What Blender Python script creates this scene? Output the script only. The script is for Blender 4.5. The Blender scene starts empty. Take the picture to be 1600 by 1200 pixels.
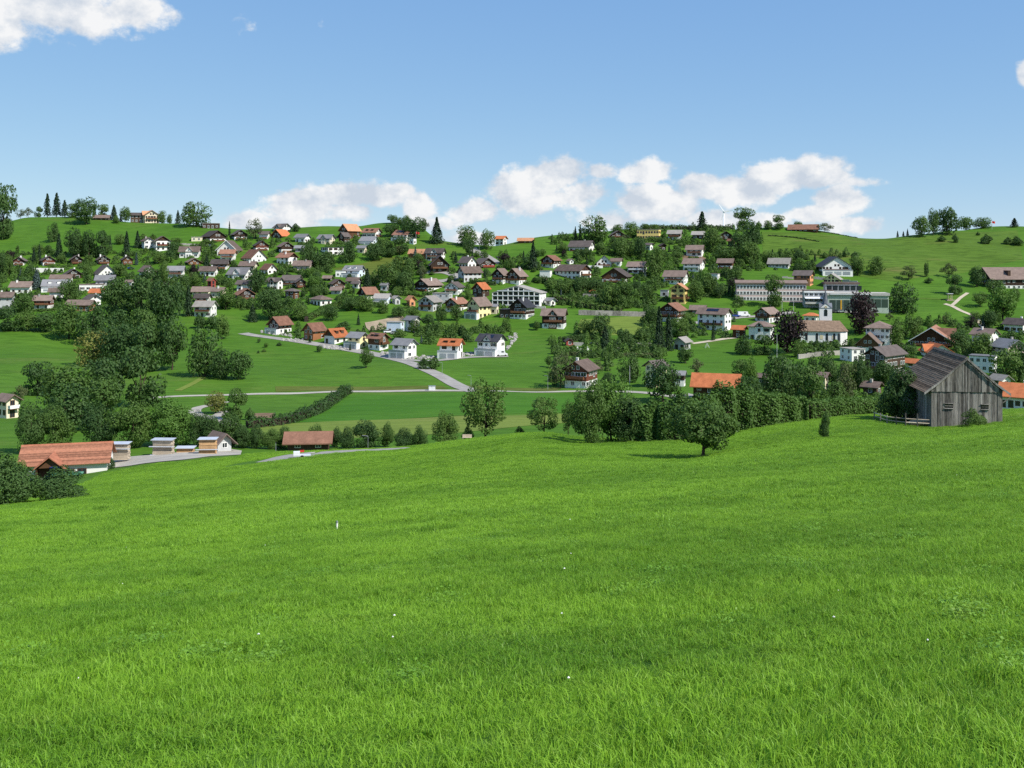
import bpy, math, random
import numpy as np
from mathutils import Vector, Matrix

random.seed(7)
rng = np.random.default_rng(7)
SC = bpy.context.scene
COL = SC.collection
PI = math.pi

# ---------------------------------------------------------------- camera, sky, sun, exposure
CZ = 60.0                      # eye level; everything is measured down from here
F = 1600.0                     # focal length in photo pixels (photo is 1600 wide)
HOR = 400.0                    # photo row of eye level
cam = bpy.data.cameras.new('camera')
cam.sensor_width = 36.0
cam.lens = 36.0 * F / 1600.0
cam.shift_y = -(600.0 - HOR) / 1600.0
cam.clip_start = 0.1
cam.clip_end = 20000
camo = bpy.data.objects.new('camera', cam)
camo.location = (0, 0, CZ)
camo.rotation_euler = (PI / 2, 0, 0)
COL.objects.link(camo)
SC.camera = camo

SUN_EL = math.radians(46)
SUN_AZ = math.radians(124)     # clockwise from the view direction (+Y): right and a little behind the eye
sdir = Vector((math.sin(SUN_AZ) * math.cos(SUN_EL), math.cos(SUN_AZ) * math.cos(SUN_EL), math.sin(SUN_EL)))
sun = bpy.data.lights.new('sun', 'SUN')
sun.energy = 4.3
sun.angle = math.radians(0.5)
sun.color = (1.0, 0.95, 0.87)
suno = bpy.data.objects.new('sun', sun)
suno.rotation_euler = sdir.to_track_quat('Z', 'Y').to_euler()
suno.location = (80, -20, 200)
COL.objects.link(suno)

SC.view_settings.view_transform = 'Standard'
SC.view_settings.look = 'None'
SC.view_settings.exposure = 0.55
SC.view_settings.gamma = 1.0
SC.view_settings.use_curve_mapping = False
SC.cycles.use_denoising = False
SC.cycles.max_bounces = 6
SC.cycles.diffuse_bounces = 3
SC.cycles.transmission_bounces = 4
SC.cycles.transparent_max_bounces = 8

class NT:
    """small helper for writing node trees"""
    def __init__(s, tree):
        s.t = tree; s.n = tree.nodes; s.l = tree.links
    def add(s, typ, **kw):
        n = s.n.new(typ)
        for k, v in kw.items():
            setattr(n, k, v)
        return n
    def put(s, sock, v):
        if isinstance(v, (int, float)):
            sock.default_value = v
        elif isinstance(v, (tuple, list)):
            if len(sock.default_value) == 4 and len(v) == 3:
                v = tuple(v) + (1.0,)
            sock.default_value = v
        else:
            s.l.new(v, sock)
    def m(s, op, a, b=0.0, c=0.0, clamp=False):
        n = s.add('ShaderNodeMath', operation=op, use_clamp=clamp)
        s.put(n.inputs[0], a); s.put(n.inputs[1], b)
        if len(n.inputs) > 2:
            s.put(n.inputs[2], c)
        return n.outputs[0]
    def mix(s, f, a, b, blend='MIX'):
        n = s.add('ShaderNodeMix', data_type='RGBA', blend_type=blend)
        s.put(n.inputs[0], f); s.put(n.inputs[6], a); s.put(n.inputs[7], b)
        return n.outputs[2]
    def ramp(s, f, lo, hi, smooth=True):
        n = s.add('ShaderNodeMapRange', interpolation_type='SMOOTHSTEP' if smooth else 'LINEAR')
        s.put(n.inputs[0], f); s.put(n.inputs[1], lo); s.put(n.inputs[2], hi)
        return n.outputs[0]
    def noise(s, vec, scale, detail=4.0, rough=0.55, dist=0.0, col=False):
        n = s.add('ShaderNodeTexNoise')
        if vec is not None:
            s.l.new(vec, n.inputs['Vector'])
        s.put(n.inputs['Scale'], scale); s.put(n.inputs['Detail'], detail)
        s.put(n.inputs['Roughness'], rough); s.put(n.inputs['Distortion'], dist)
        return n.outputs[1 if col else 0]

def build_world():
    w = bpy.data.worlds.new('World'); SC.world = w; w.use_nodes = True
    t = NT(w.node_tree); t.n.clear()
    out = t.add('ShaderNodeOutputWorld'); bg = t.add('ShaderNodeBackground')
    sky = t.add('ShaderNodeTexSky', sky_type='NISHITA')
    sky.sun_disc = False
    sky.sun_elevation = SUN_EL
    sky.sun_rotation = SUN_AZ
    sky.altitude = 800; sky.air_density = 0.7; sky.dust_density = 0.0; sky.ozone_density = 3.0
    SKYS = 0.087
    tc = t.add('ShaderNodeTexCoord')
    sep = t.add('ShaderNodeSeparateXYZ'); t.l.new(tc.outputs['Generated'], sep.inputs[0])
    x, y, z = sep.outputs
    az = t.m('ARCTAN2', x, y)                 # radians, 0 straight ahead
    el = t.m('ARCSINE', z)
    comb = t.add('ShaderNodeCombineXYZ')
    t.put(comb.inputs[0], az); t.put(comb.inputs[1], t.m('MULTIPLY', el, 1.25)); 
    vec = comb.outputs[0]
    # cumulus: (azimuth, elevation, half width, half height, weight), degrees
    def deg(px, py):
        u = (px - 800) / F
        return math.degrees(math.atan(u)), math.degrees(math.atan((HOR - py) / F / math.sqrt(1 + u * u)))
    spots = [(385, 345, 53.76, 20.7, 0.83), (470, 322, 69.44, 32.2, 1.05), (560, 308, 98.56, 23, 1.01), (622, 300, 33.6, 16.1, 0.93), (655, 322, 29.12, 25.3, 1.08), (548, 330, 50.4, 20.7, 0.98), (450, 348, 78.4, 16.1, 0.83), (660, 350, 67.2, 16.1, 0.73),
             (748, 330, 49.28, 23, 0.95), (820, 300, 61.6, 39.1, 1.13), (868, 276, 61.6, 32.2, 1.13), (900, 300, 53.76, 34.5, 0.98), (938, 267, 35.84, 14.95, 0.85), (740, 372, 67.2, 16.1, 0.73),
             (1015, 268, 56, 23, 0.93), (1030, 318, 73.92, 34.5, 1.11), (1085, 292, 49.28, 25.3, 1.05), (960, 345, 67.2, 29.9, 0.83), (1165, 300, 64.96, 29.9, 1.08), (1215, 280, 67.2, 29.9, 1.13), (1270, 270, 58.24, 29.9, 1.13),
             (1308, 312, 51.52, 27.6, 1.05), (1270, 332, 56, 18.4, 0.93), (1340, 352, 61.6, 16.1, 0.85), (1345, 285, 56, 12.65, 0.73), (1110, 345, 89.6, 23, 0.83), (1200, 345, 67.2, 18.4, 0.73),
             (1470, 300, 90, 10, .38), (60, 16, 150, 40, 1.05), (-50, 22, 150, 62, 1.1), (205, 14, 85, 34, .88), (262, 26, 34, 24, .75), (500, 40, 16, 18, .46),
             (375, 40, 36, 45, .42), (1605, 112, 26, 30, .85),
             (-300, 330, 160, 45, 1.0), (-700, 320, 150, 50, 1.0), (2000, 300, 160, 50, 1.0), (2500, 310, 200, 55, 1.0), (2200, 60, 220, 80, .9), (-700, 60, 200, 70, .9)]
    dens = None
    for (px, py, sx, sy, wt) in spots:
        a0, e0 = deg(px, py); a1, e1 = deg(px + sx, py); _, e2 = deg(px, py - sy)
        ra = math.radians(abs(a1 - a0)); re = math.radians(abs(e2 - e0))
        da = t.m('DIVIDE', t.m('SUBTRACT', az, math.radians(a0)), ra)
        de = t.m('DIVIDE', t.m('SUBTRACT', el, math.radians(e0)), re)
        r2 = t.m('MULTIPLY_ADD', da, da, t.m('MULTIPLY', de, de))
        g = t.m('MULTIPLY', t.m('POWER', 2.71828, t.m('MULTIPLY', r2, -0.75)), wt)
        dens = g if dens is None else t.m('MAXIMUM', dens, g)
    # the sky away from the view goes on with the same kind of broken cumulus
    back = t.ramp(t.m('ABSOLUTE', az), 0.95, 1.5)
    n0 = t.noise(vec, 2.2, 3.0)
    band = t.m('MULTIPLY', t.ramp(el, 0.0, 0.08), t.m('SUBTRACT', 1.0, t.ramp(el, 0.5, 0.9)))
    general = t.m('MULTIPLY', t.m('MULTIPLY', back, band), t.m('MULTIPLY', t.ramp(n0, 0.46, 0.66), 0.95))
    dens = t.m('MAXIMUM', dens, general)
    fb = t.noise(vec, 17.0, 6.0, 0.60, 0.0)
    fs = t.noise(vec, 42.0, 5.0, 0.60, 0.0)
    f = t.m('ADD', t.m('MULTIPLY', t.m('SUBTRACT', fb, 0.5), 1.35), t.m('MULTIPLY', t.m('SUBTRACT', fs, 0.5), 0.75))
    d = t.m('ADD', dens, f)
    alpha = t.ramp(d, 0.42, 0.74)
    # relief of the cloud: compare the density with that a little towards the sun (right and up)
    off = t.add('ShaderNodeVectorMath', operation='ADD'); t.l.new(vec, off.inputs[0]); off.inputs[1].default_value = (0.012, 0.016, 0)
    fb2 = t.noise(off.outputs[0], 17.0, 6.0, 0.60, 0.0)
    rel = t.m('MULTIPLY', t.m('SUBTRACT', fb, fb2), 4.2)
    lit = t.m('ADD', t.m('ADD', 0.55, rel), t.m('MULTIPLY', t.m('SUBTRACT', d, 0.75), 0.30), clamp=True)
    ccol = t.mix(lit, (4.7, 5.2, 5.9), (7.4, 7.4, 7.4))
    ccol = t.mix(t.m('MULTIPLY', t.m('SUBTRACT', 1.0, alpha), 0.4), ccol, (4.6, 5.7, 6.6))
    # a hazier summer sky than the clear model: softer step from zenith to horizon, channel by channel
    sc_ = t.add('ShaderNodeSeparateColor'); t.l.new(sky.outputs[0], sc_.inputs[0]); cc_ = t.add('ShaderNodeCombineColor')
    for i, (a_, g_) in enumerate(((1.54, .60), (2.36, .45), (4.45, .20))):
        t.l.new(t.m('MULTIPLY', t.m('POWER', sc_.outputs[i], g_), a_), cc_.inputs[i])
    col = t.mix(t.m('MULTIPLY', alpha, 0.96), cc_.outputs[0], ccol)
    t.l.new(col, bg.inputs[0]); bg.inputs[1].default_value = SKYS
    t.l.new(bg.outputs[0], out.inputs[0])
    w.cycles.sampling_method = 'MANUAL'
    w.cycles.sample_map_resolution = 512
build_world()

# ---------------------------------------------------------------- materials
M = {}
def principled(name, rough=0.8, spec=0.3):
    m = bpy.data.materials.new(name); m.use_nodes = True
    t = NT(m.node_tree)
    b = t.n['Principled BSDF']
    b.inputs['Roughness'].default_value = rough
    b.inputs['Specular IOR Level'].default_value = spec
    M[name] = m
    return t, b

def plain(name, c, rough=0.8, var=0.15, scale=0.6, spec=0.12, metal=0.0, stretch=(1, 1, 1), bump=0.0, fine=6.0):
    """colour with weathering: broad and fine noise in the object's own space"""
    t, b = principled(name, rough, spec)
    tc = t.add('ShaderNodeTexCoord'); mp = t.add('ShaderNodeMapping')
    t.l.new(tc.outputs['Object'], mp.inputs[0]); mp.inputs['Scale'].default_value = stretch
    oi = t.add('ShaderNodeObjectInfo')
    n1 = t.noise(mp.outputs[0], scale, 5.0, 0.6); n2 = t.noise(mp.outputs[0], scale * fine, 3.0)
    k = t.m('ADD', t.m('MULTIPLY', n1, 0.6), t.m('MULTIPLY', n2, 0.4))
    k = t.m('ADD', k, t.m('MULTIPLY', t.m('SUBTRACT', oi.outputs['Random'], 0.5), 0.35))
    lo = tuple(max(0, v * (1 - 2.2 * var)) for v in c); hi = tuple(min(1, v * (1 + 1.6 * var)) for v in c)
    t.l.new(t.mix(t.ramp(k, 0.3, 0.75, False), lo, hi), b.inputs['Base Color'])
    b.inputs['Metallic'].default_value = metal
    if bump:
        bp = t.add('ShaderNodeBump'); bp.inputs['Strength'].default_value = bump; bp.inputs['Distance'].default_value = 0.05
        t.l.new(n2, bp.inputs['Height']); t.l.new(bp.outputs[0], b.inputs['Normal'])
    return M[name]

plain('render_white', (.80, .79, .75), .85, .04)
plain('render_cream', (.72, .64, .47), .85, .06)
plain('render_yellow', (.72, .56, .20), .85, .05)
plain('render_lemon', (.78, .70, .38), .85, .05)
plain('render_salmon', (.70, .33, .17), .85, .06)
plain('render_pink', (.64, .50, .46), .85, .05)
plain('render_grey', (.45, .46, .46), .85, .08)
plain('render_blue', (.58, .67, .76), .85, .05)
plain('render_red', (.30, .06, .05), .8, .12)
plain('wood_dark', (.078, .050, .036), .8, .25, .5, stretch=(3, 3, .6))
plain('wood_brown', (.115, .058, .032), .8, .25, .5, stretch=(3, 3, .6))
plain('wood_orange', (.24, .105, .050), .75, .2, .5, stretch=(3, 3, .6))
plain('wood_red', (.125, .045, .030), .8, .2, .5, stretch=(3, 3, .6))
plain('wood_new', (.55, .34, .17), .8, .22, 1.2, stretch=(.5, 3, 3))
plain('wood_pale', (.50, .42, .32), .85, .2, 1.0, stretch=(.5, 3, 3))
plain('roof_brown', (.185, .138, .115), .9, .2, .5, stretch=(1, 1, 1))
plain('roof_dark', (.108, .090, .082), .85, .2, .5)
plain('roof_grey', (.195, .195, .200), .8, .15, .5)
plain('roof_light', (.30, .28, .25), .85, .14, .5)
plain('roof_rust', (.240, .125, .085), .9, .2, .5)
plain('roof_orange', (.43, .145, .062), .9, .18, .6)
plain('roof_salmon', (.50, .255, .14), .9, .15, .6)
plain('roof_black', (.050, .050, .055), .6, .2, .5)
plain('roof_mossy', (.16, .14, .08), .95, .3, .4)
plain('slate_spire', (.15, .16, .18), .6, .15, 1.0)
plain('frame_white', (.80, .80, .77), .6, .03)
plain('frame_brown', (.14, .07, .04), .7, .1)
plain('shutter_green', (.035, .10, .075), .6, .1)
plain('shutter_red', (.24, .045, .03), .6, .1)
plain('shutter_brown', (.09, .05, .03), .7, .1)
plain('railing_wood', (.18, .085, .045), .75, .2, .8)
plain('flower_red', (.5, .03, .03), .8, .4, 6.0)
plain('concrete', (.44, .42, .38), .9, .14, .4, bump=.2)
plain('stone_wall', (.30, .28, .25), .95, .25, 1.2, bump=.5)
plain('boulder', (.42, .40, .37), .95, .2, 1.0, bump=.4)
plain('metal_white', (.75, .76, .78), .35, .03, spec=.5)
plain('metal_grey', (.42, .44, .46), .45, .08, metal=.5)
plain('sheet_metal', (.62, .65, .70), .4, .1, metal=.3)
plain('solar', (.010, .014, .028), .2, .1, spec=.6)
plain('tyre', (.02, .02, .02), .8, .1)
plain('car_white', (.78, .78, .78), .25, .02, spec=.5)
plain('car_blue', (.03, .07, .30), .25, .05, spec=.5)
plain('car_dark', (.04, .045, .05), .25, .05, spec=.5)
plain('car_silver', (.45, .47, .5), .3, .04, spec=.5, metal=.5)
plain('paint_red', (.50, .04, .03), .5, .1)
plain('paint_green', (.10, .26, .18), .6, .15)
plain('paint_yellow', (.75, .42, .05), .6, .05)
plain('paint_teal', (.40, .46, .38), .6, .08)
plain('awning_orange', (.7, .22, .06), .8, .05)
plain('clock_face', (.72, .62, .40), .6, .05)
plain('bark', (.075, .055, .042), .95, .25, 2.0, stretch=(3, 3, .8), bump=.5)
plain('soil', (.23, .155, .095), .95, .25, .15)
plain('earth_bank', (.34, .27, .18), .95, .25, .2)
plain('barn_wood', (.235, .220, .195), .9, .34, .9, stretch=(5, 5, .45), bump=.4, fine=4)
plain('barn_wood_pale', (.29, .272, .245), .9, .3, .9, stretch=(5, 5, .45), bump=.4, fine=4)
plain('barn_wood_dark', (.185, .170, .150), .9, .3, .9, stretch=(5, 5, .45), bump=.4, fine=4)
plain('barn_tile', (.205, .150, .105), .95, .28, 2.2, bump=.5, spec=.04)
plain('barn_tile_b', (.240, .190, .150), .95, .28, 2.2, bump=.5, spec=.04)
plain('flower_white', (.8, .8, .76), .8, .05)

t, b = principled('glass', .12, .6)
b.inputs['Base Color'].default_value = (.022, .028, .035, 1)
t, b = principled('glass_green', .15, .6)
b.inputs['Base Color'].default_value = (.05, .075, .062, 1)

def road_material(name, c):
    t, b = principled(name, .92, .2)
    g = t.add('ShaderNodeNewGeometry')
    k = t.noise(g.outputs['Position'], .25, 6.0, .65); k2 = t.noise(g.outputs['Position'], 3.0, 3.0)
    k = t.m('ADD', t.m('MULTIPLY', k, .7), t.m('MULTIPLY', k2, .3))
    t.l.new(t.mix(t.ramp(k, .3, .7), tuple(v * .78 for v in c), tuple(v * 1.15 for v in c)), b.inputs['Base Color'])
road_material('asphalt', (.29, .275, .25))
road_material('gravel', (.36, .335, .29))
road_material('track', (.46, .40, .30))

def meadow(name, lush, pale, dry, amount_dry=.2, stripes=None):
    """grass seen from afar: broad patches, contour streaks of grazing, fine mottling"""
    t, b = principled(name, .9, .12)
    g = t.add('ShaderNodeNewGeometry'); pos = g.outputs['Position']
    mp = t.add('ShaderNodeMapping'); t.l.new(pos, mp.inputs[0]); mp.inputs['Scale'].default_value = (.35, 1.0, 1.0)
    mp2 = t.add('ShaderNodeMapping'); t.l.new(pos, mp2.inputs[0]); mp2.inputs['Scale'].default_value = (.16, .8, 1.3)
    a = t.noise(pos, .018, 4.0, .6); c = t.noise(mp.outputs[0], .11, 5.0, .65); f = t.noise(pos, 1.3, 4.0, .7)
    dd = t.noise(mp.outputs[0], .035, 6.0, .7)
    base = t.mix(t.ramp(t.m('ADD', t.m('MULTIPLY', a, .6), t.m('MULTIPLY', c, .4)), .36, .62), lush, pale)
    base = t.mix(t.m('MULTIPLY', t.ramp(dd, .53, .70), amount_dry), base, dry)
    base = t.mix(t.m('MULTIPLY', t.ramp(f, .3, .75), .5), base, tuple(v * .70 for v in lush))
    st = t.noise(mp2.outputs[0], .5, 5.0, .7)
    base = t.mix(t.m('MULTIPLY', t.ramp(st, .44, .64), .5 + amount_dry * .5), base, tuple(v * .66 for v in lush))
    if stripes:
        wv = t.add('ShaderNodeTexWave', bands_direction='Y'); t.l.new(mp.outputs[0], wv.inputs[0])
        wv.inputs['Scale'].default_value = stripes; wv.inputs['Distortion'].default_value = 1.2; wv.inputs['Detail'].default_value = 2
        base = t.mix(t.m('MULTIPLY', wv.outputs[1], .35), base, pale)
    t.l.new(base, b.inputs['Base Color'])
    bp = t.add('ShaderNodeBump'); bp.inputs['Strength'].default_value = .35; bp.inputs['Distance'].default_value = .25
    t.l.new(t.m('ADD', f, t.m('MULTIPLY', c, .8)), bp.inputs['Height']); t.l.new(bp.outputs[0], b.inputs['Normal'])
meadow('meadow', (0.0560, 0.1389, 0.0101), (0.0806, 0.1747, 0.0157), (.15, .145, .045), .4)
meadow('field_cut', (0.1232, 0.1848, 0.0291), (0.1624, 0.2128, 0.0403), (.21, .20, .07), .4, stripes=.09)
meadow('field_lush', (0.0448, 0.1389, 0.0090), (0.0605, 0.1624, 0.0123), (.09, .14, .02), .15)
meadow('field_olive', (.085, .120, .018), (.108, .135, .024), (.18, .15, .065), .5)
meadow('pasture', (0.0694, 0.1344, 0.0134), (0.0941, 0.1658, 0.0202), (.15, .135, .045), 1.0)

def foliage(name, dark, light, trans=.25):
    m = bpy.data.materials.new(name); m.use_nodes = True; M[name] = m
    t = NT(m.node_tree); t.n.clear()
    out = t.add('ShaderNodeOutputMaterial')
    g = t.add('ShaderNodeNewGeometry'); oi = t.add('ShaderNodeObjectInfo')
    k = t.noise(g.outputs['Position'], .45, 3.0); k2 = t.noise(g.outputs['Position'], 4.0, 2.0)
    k = t.m('ADD', t.m('MULTIPLY', k, .45), t.m('MULTIPLY', k2, .3))
    k = t.m('ADD', k, t.m('MULTIPLY', oi.outputs['Random'], .4))
    c = t.mix(t.ramp(k, .3, .85, False), dark, light)
    d = t.add('ShaderNodeBsdfPrincipled'); d.inputs['Roughness'].default_value = .62; d.inputs['Specular IOR Level'].default_value = .22
    tr = t.add('ShaderNodeBsdfTranslucent'); mx = t.add('ShaderNodeMixShader'); mx.inputs[0].default_value = trans
    t.l.new(c, d.inputs['Base Color'])
    t.l.new(t.mix(.6, c, (light[0] * 1.3, light[1] * 1.35, light[2] * .7)), tr.inputs[0])
    t.l.new(d.outputs[0], mx.inputs[1]); t.l.new(tr.outputs[0], mx.inputs[2]); t.l.new(mx.outputs[0], out.inputs[0])
foliage('leaf_mid', (0.0567, 0.1133, 0.0231), (0.1057, 0.1830, 0.0360))
foliage('leaf_dark', (0.0360, 0.0799, 0.0219), (0.0708, 0.1339, 0.0309))
foliage('leaf_light', (0.0708, 0.1481, 0.0245), (0.1186, 0.2216, 0.0386))
foliage('leaf_yellow', (0.1481, 0.1675, 0.0386), (0.2254, 0.2319, 0.0579))
foliage('leaf_olive', (0.0747, 0.1004, 0.0386), (0.1186, 0.1443, 0.0515))
foliage('needle', (.014, .036, .016), (.031, .064, .024), .1)
foliage('needle_blue', (.050, .085, .080), (.085, .125, .115), .1)
foliage('leaf_copper', (.014, .009, .010), (.030, .017, .017), .12)
foliage('leaf_hedge', (0.0541, 0.1159, 0.0206), (0.1031, 0.1932, 0.0335), .25)

def grass_material(name, dark, mid, tip, trans):
    m = bpy.data.materials.new(name); m.use_nodes = True; M[name] = m
    t = NT(m.node_tree); t.n.clear()
    out = t.add('ShaderNodeOutputMaterial')
    g = t.add('ShaderNodeNewGeometry'); pos = g.outputs['Position']; oi = t.add('ShaderNodeObjectInfo')
    mp = t.add('ShaderNodeMapping'); t.l.new(pos, mp.inputs[0]); mp.inputs['Scale'].default_value = (.55, 1.0, 1.0)
    a = t.noise(mp.outputs[0], .055, 3.0, .6); c = t.noise(mp.outputs[0], .55, 4.0, .62); f = t.noise(pos, 26.0, 1.0)
    k = t.m('ADD', t.m('ADD', t.m('MULTIPLY', a, .42), t.m('MULTIPLY', c, .5)), t.m('MULTIPLY', oi.outputs['Random'], .10))
    base = t.mix(t.ramp(k, .40, .62), dark, mid)
    base = t.mix(t.m('MULTIPLY', t.ramp(t.noise(pos, 1.9, 4.0, .65), .56, .72), .35), base, (.26, .37, .05))
    base = t.mix(t.m('MULTIPLY', t.ramp(f, .5, .8), .55), base, tip)
    d = t.add('ShaderNodeBsdfPrincipled'); d.inputs['Roughness'].default_value = .5; d.inputs['Specular IOR Level'].default_value = .3
    tr = t.add('ShaderNodeBsdfTranslucent'); mx = t.add('ShaderNodeMixShader'); mx.inputs[0].default_value = trans
    t.l.new(base, d.inputs['Base Color'])
    t.l.new(t.mix(.5, base, tip), tr.inputs[0])
    t.l.new(d.outputs[0], mx.inputs[1]); t.l.new(tr.outputs[0], mx.inputs[2]); t.l.new(mx.outputs[0], out.inputs[0])
grass_material('grass_blade', (.118, .270, .015), (.240, .450, .032), (.36, .50, .08), .42)
grass_material('clover_leaf', (.13, .29, .026), (.18, .34, .038), (.24, .38, .06), .3)

# ---------------------------------------------------------------- ground heights
def pchip(xs, ys, x):
    xs = np.asarray(xs, float); ys = np.asarray(ys, float); x = np.clip(x, xs[0], xs[-1])
    h = np.diff(xs); d = np.diff(ys) / h
    m = np.zeros_like(ys); m[0] = d[0]; m[-1] = d[-1]
    for i in range(1, len(xs) - 1):
        if d[i - 1] * d[i] > 0:
            w1 = 2 * h[i] + h[i - 1]; w2 = h[i] + 2 * h[i - 1]
            m[i] = (w1 + w2) / (w1 / d[i - 1] + w2 / d[i])
    i = np.clip(np.searchsorted(xs, x, side='right') - 1, 0, len(h) - 1)
    s = (x - xs[i]) / h[i]
    return ((1 + 2 * s) * (1 - s) ** 2 * ys[i] + s * (1 - s) ** 2 * h[i] * m[i] + s * s * (3 - 2 * s) * ys[i + 1] + s * s * (s - 1) * h[i] * m[i + 1])

FAR_ROW = [705, 672, 640, 613, 575, 555, 530, 490, 450, 410, 380, 360, 340, 315]
FAR_DIST = [215, 250, 300, 345, 400, 440, 480, 540, 600, 660, 710, 750, 800, 870]
def dist_of_row(r):
    return pchip(FAR_ROW[::-1], FAR_DIST[::-1], r)
FAR_Z = [-(r - HOR) / F * d for r, d in zip(FAR_ROW, FAR_DIST)]
RIDGE = [(-400, 350), (0, 346), (50, 337), (150, 342), (250, 348), (330, 353), (400, 358), (470, 356), (550, 352), (600, 348), (645, 348), (690, 378),
         (730, 382), (765, 382), (800, 378), (850, 369), (895, 365), (945, 359), (1000, 357), (1100, 357), (1190, 356), (1250, 358), (1300, 362),
         (1345, 369), (1385, 371), (1440, 365), (1500, 357), (1545, 354), (1600, 354), (2000, 356)]
PA, PB = .193, .0665            # the meadow the photographer stands on: falls away, and falls to the left
FG = {-200: [(95, -24.2), (130, -31.5), (180, -40)],
      60: [(95, -22.9), (130, -30.0), (162, -36.3), (178, -39.2), (200, -40.6)],
      175: [(60, -14.9), (95, -22.3), (130, -28.9), (165, -35.4), (182, -38.1), (200, -39.6)],
      300: [(60, -14.6), (100, -22.6), (140, -29.9), (190, -37.3), (208, -39.6)],
      450: [(60, -14.1), (100, -21.2), (140, -28.1), (175, -33.5), (205, -40)],
      640: [(60, -13.6), (100, -20.4), (165, -30.8), (202, -40)],
      742: [(60, -13.3), (100, -19.6), (155, -27.7), (196, -39)],
      847: [(60, -13.0), (100, -18.9), (150, -25.9), (192, -38.5)],
      900: [(60, -12.9), (80, -16.3), (115, -21.3), (150, -26.5), (190, -38)],
      1060: [(60, -12.5), (95, -18.85), (118, -21.3), (142, -25.5), (190, -38)],
      1250: [(60, -12.05), (100, -17.4), (125, -20.3), (150, -25), (195, -38)],
      1340: [(60, -11.8), (100, -16.8), (130, -20.3), (155, -25), (200, -38)],
      1455: [(60, -11.4), (108, -18.1), (130, -19.9), (160, -25), (210, -37)],
      1600: [(60, -11.1), (100, -16.4), (140, -21), (170, -26), (220, -37)],
      1800: [(60, -10.8), (100, -15.6), (150, -21.5), (180, -26), (230, -37.5)]}
NU = 321; UMAX = 0.8; NYT = 1601
US = np.linspace(-UMAX, UMAX, NU); YS = np.arange(NYT, dtype=float)
def make_table():
    far_line = pchip(FAR_DIST, FAR_Z, YS)
    cols = sorted(FG)
    prof = []
    for px in cols:
        u = (px - 800) / F
        pts = [(yy, -1.6 - PA * yy + PB * u * yy) for yy in (0, 15, 30, 45)] + FG[px] + [(240, float(np.interp(240, YS, far_line))), (260, float(np.interp(260, YS, far_line)))]
        prof.append(pchip([p[0] for p in pts], [p[1] for p in pts], YS))
    prof = np.array(prof); cu = [(c - 800) / F for c in cols]
    T = np.empty((NU, NYT))
    w = np.clip((YS - 225) / 20, 0, 1); w = w * w * (3 - 2 * w)
    fgc = np.empty((NU, 262))
    uc = np.clip(US, cu[0], cu[-1])
    for j in range(262):
        fgc[:, j] = pchip(cu, prof[:, j], uc)
    rr = pchip([p[0] for p in RIDGE], [p[1] for p in RIDGE], US * F + 800)
    for i in range(NU):
        Yr = float(dist_of_row(rr[i])); zr = -(rr[i] - HOR) / F * Yr
        far = far_line.copy()
        q = YS - Yr; mk = q > 0
        far[mk] = zr - .13 * q[mk] * (1 - np.exp(-q[mk] / 70))
        far = np.maximum(far, -70)
        col = far.copy()
        col[:262] = fgc[i] * (1 - w[:262]) + far[:262] * w[:262]
        T[i] = col
    k = np.exp(-0.5 * (np.arange(-15, 16) / 5.0) ** 2); k /= k.sum()
    for i in range(NU):
        s = np.convolve(np.pad(T[i], 15, mode='edge'), k, mode='valid')
        wy = np.clip((YS - 40) / 20, 0, 1)
        T[i] = T[i] * (1 - wy) + s * wy
    return T
TAB = make_table()

def lumps(X, Y):
    a = np.clip((Y - 240) / 120, 0, 1) * .55 + .03
    return a * (np.sin(X * .071 + Y * .023 + 1.3) + .8 * np.sin(X * .031 - Y * .057 + .4) + .6 * np.sin(X * .113 + Y * .093 + 2.1)) * np.clip(Y / 40, 0, 1)

def H(X, Y):
    """ground height (world z) at X, Y: arrays or numbers"""
    X = np.asarray(X, float); Y = np.asarray(Y, float)
    u = np.clip(X / np.maximum(Y, 20), -UMAX, UMAX)
    fi = (u + UMAX) / (2 * UMAX) * (NU - 1); i = np.clip(fi.astype(int), 0, NU - 2); fu = fi - i
    yc = np.clip(Y, 0, NYT - 1.001); j = yc.astype(int); fy = yc - j
    z = (TAB[i, j] * (1 - fu) + TAB[i + 1, j] * fu) * (1 - fy) + (TAB[i, j + 1] * (1 - fu) + TAB[i + 1, j + 1] * fu) * fy
    plane = -1.6 - PA * Y + PB * X
    w = np.clip((Y - 38) / 20, 0, 1)
    z = plane * (1 - w) + z * w
    return CZ + z + lumps(X, Y)

def hz(x, y):
    return float(H(x, y))

def ground(px, py, near=0.0):
    """the ground point seen at a photo pixel, looking no nearer than `near` metres"""
    u = (px - 800) / F; v = (py - HOR) / F
    y = np.arange(max(near, 2.0), 1100, .5)
    z = H(u * y, y) - CZ
    hit = np.nonzero(z >= -v * y)[0]
    if len(hit):
        k = hit[0]
    else:                       # just over a crest: stand it on the crest
        k = int(np.argmax(z / y + (y > 100) * 0.0)) if near > 100 else int(np.argmax(np.where(y > 200, z / y, -9)))
    return Vector((u * y[k], float(y[k]), float(z[k]) + CZ))

def at(px, dist):
    """ground point under a photo column at a known distance"""
    x = (px - 800) / F * dist
    return Vector((x, dist, hz(x, dist)))

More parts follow.
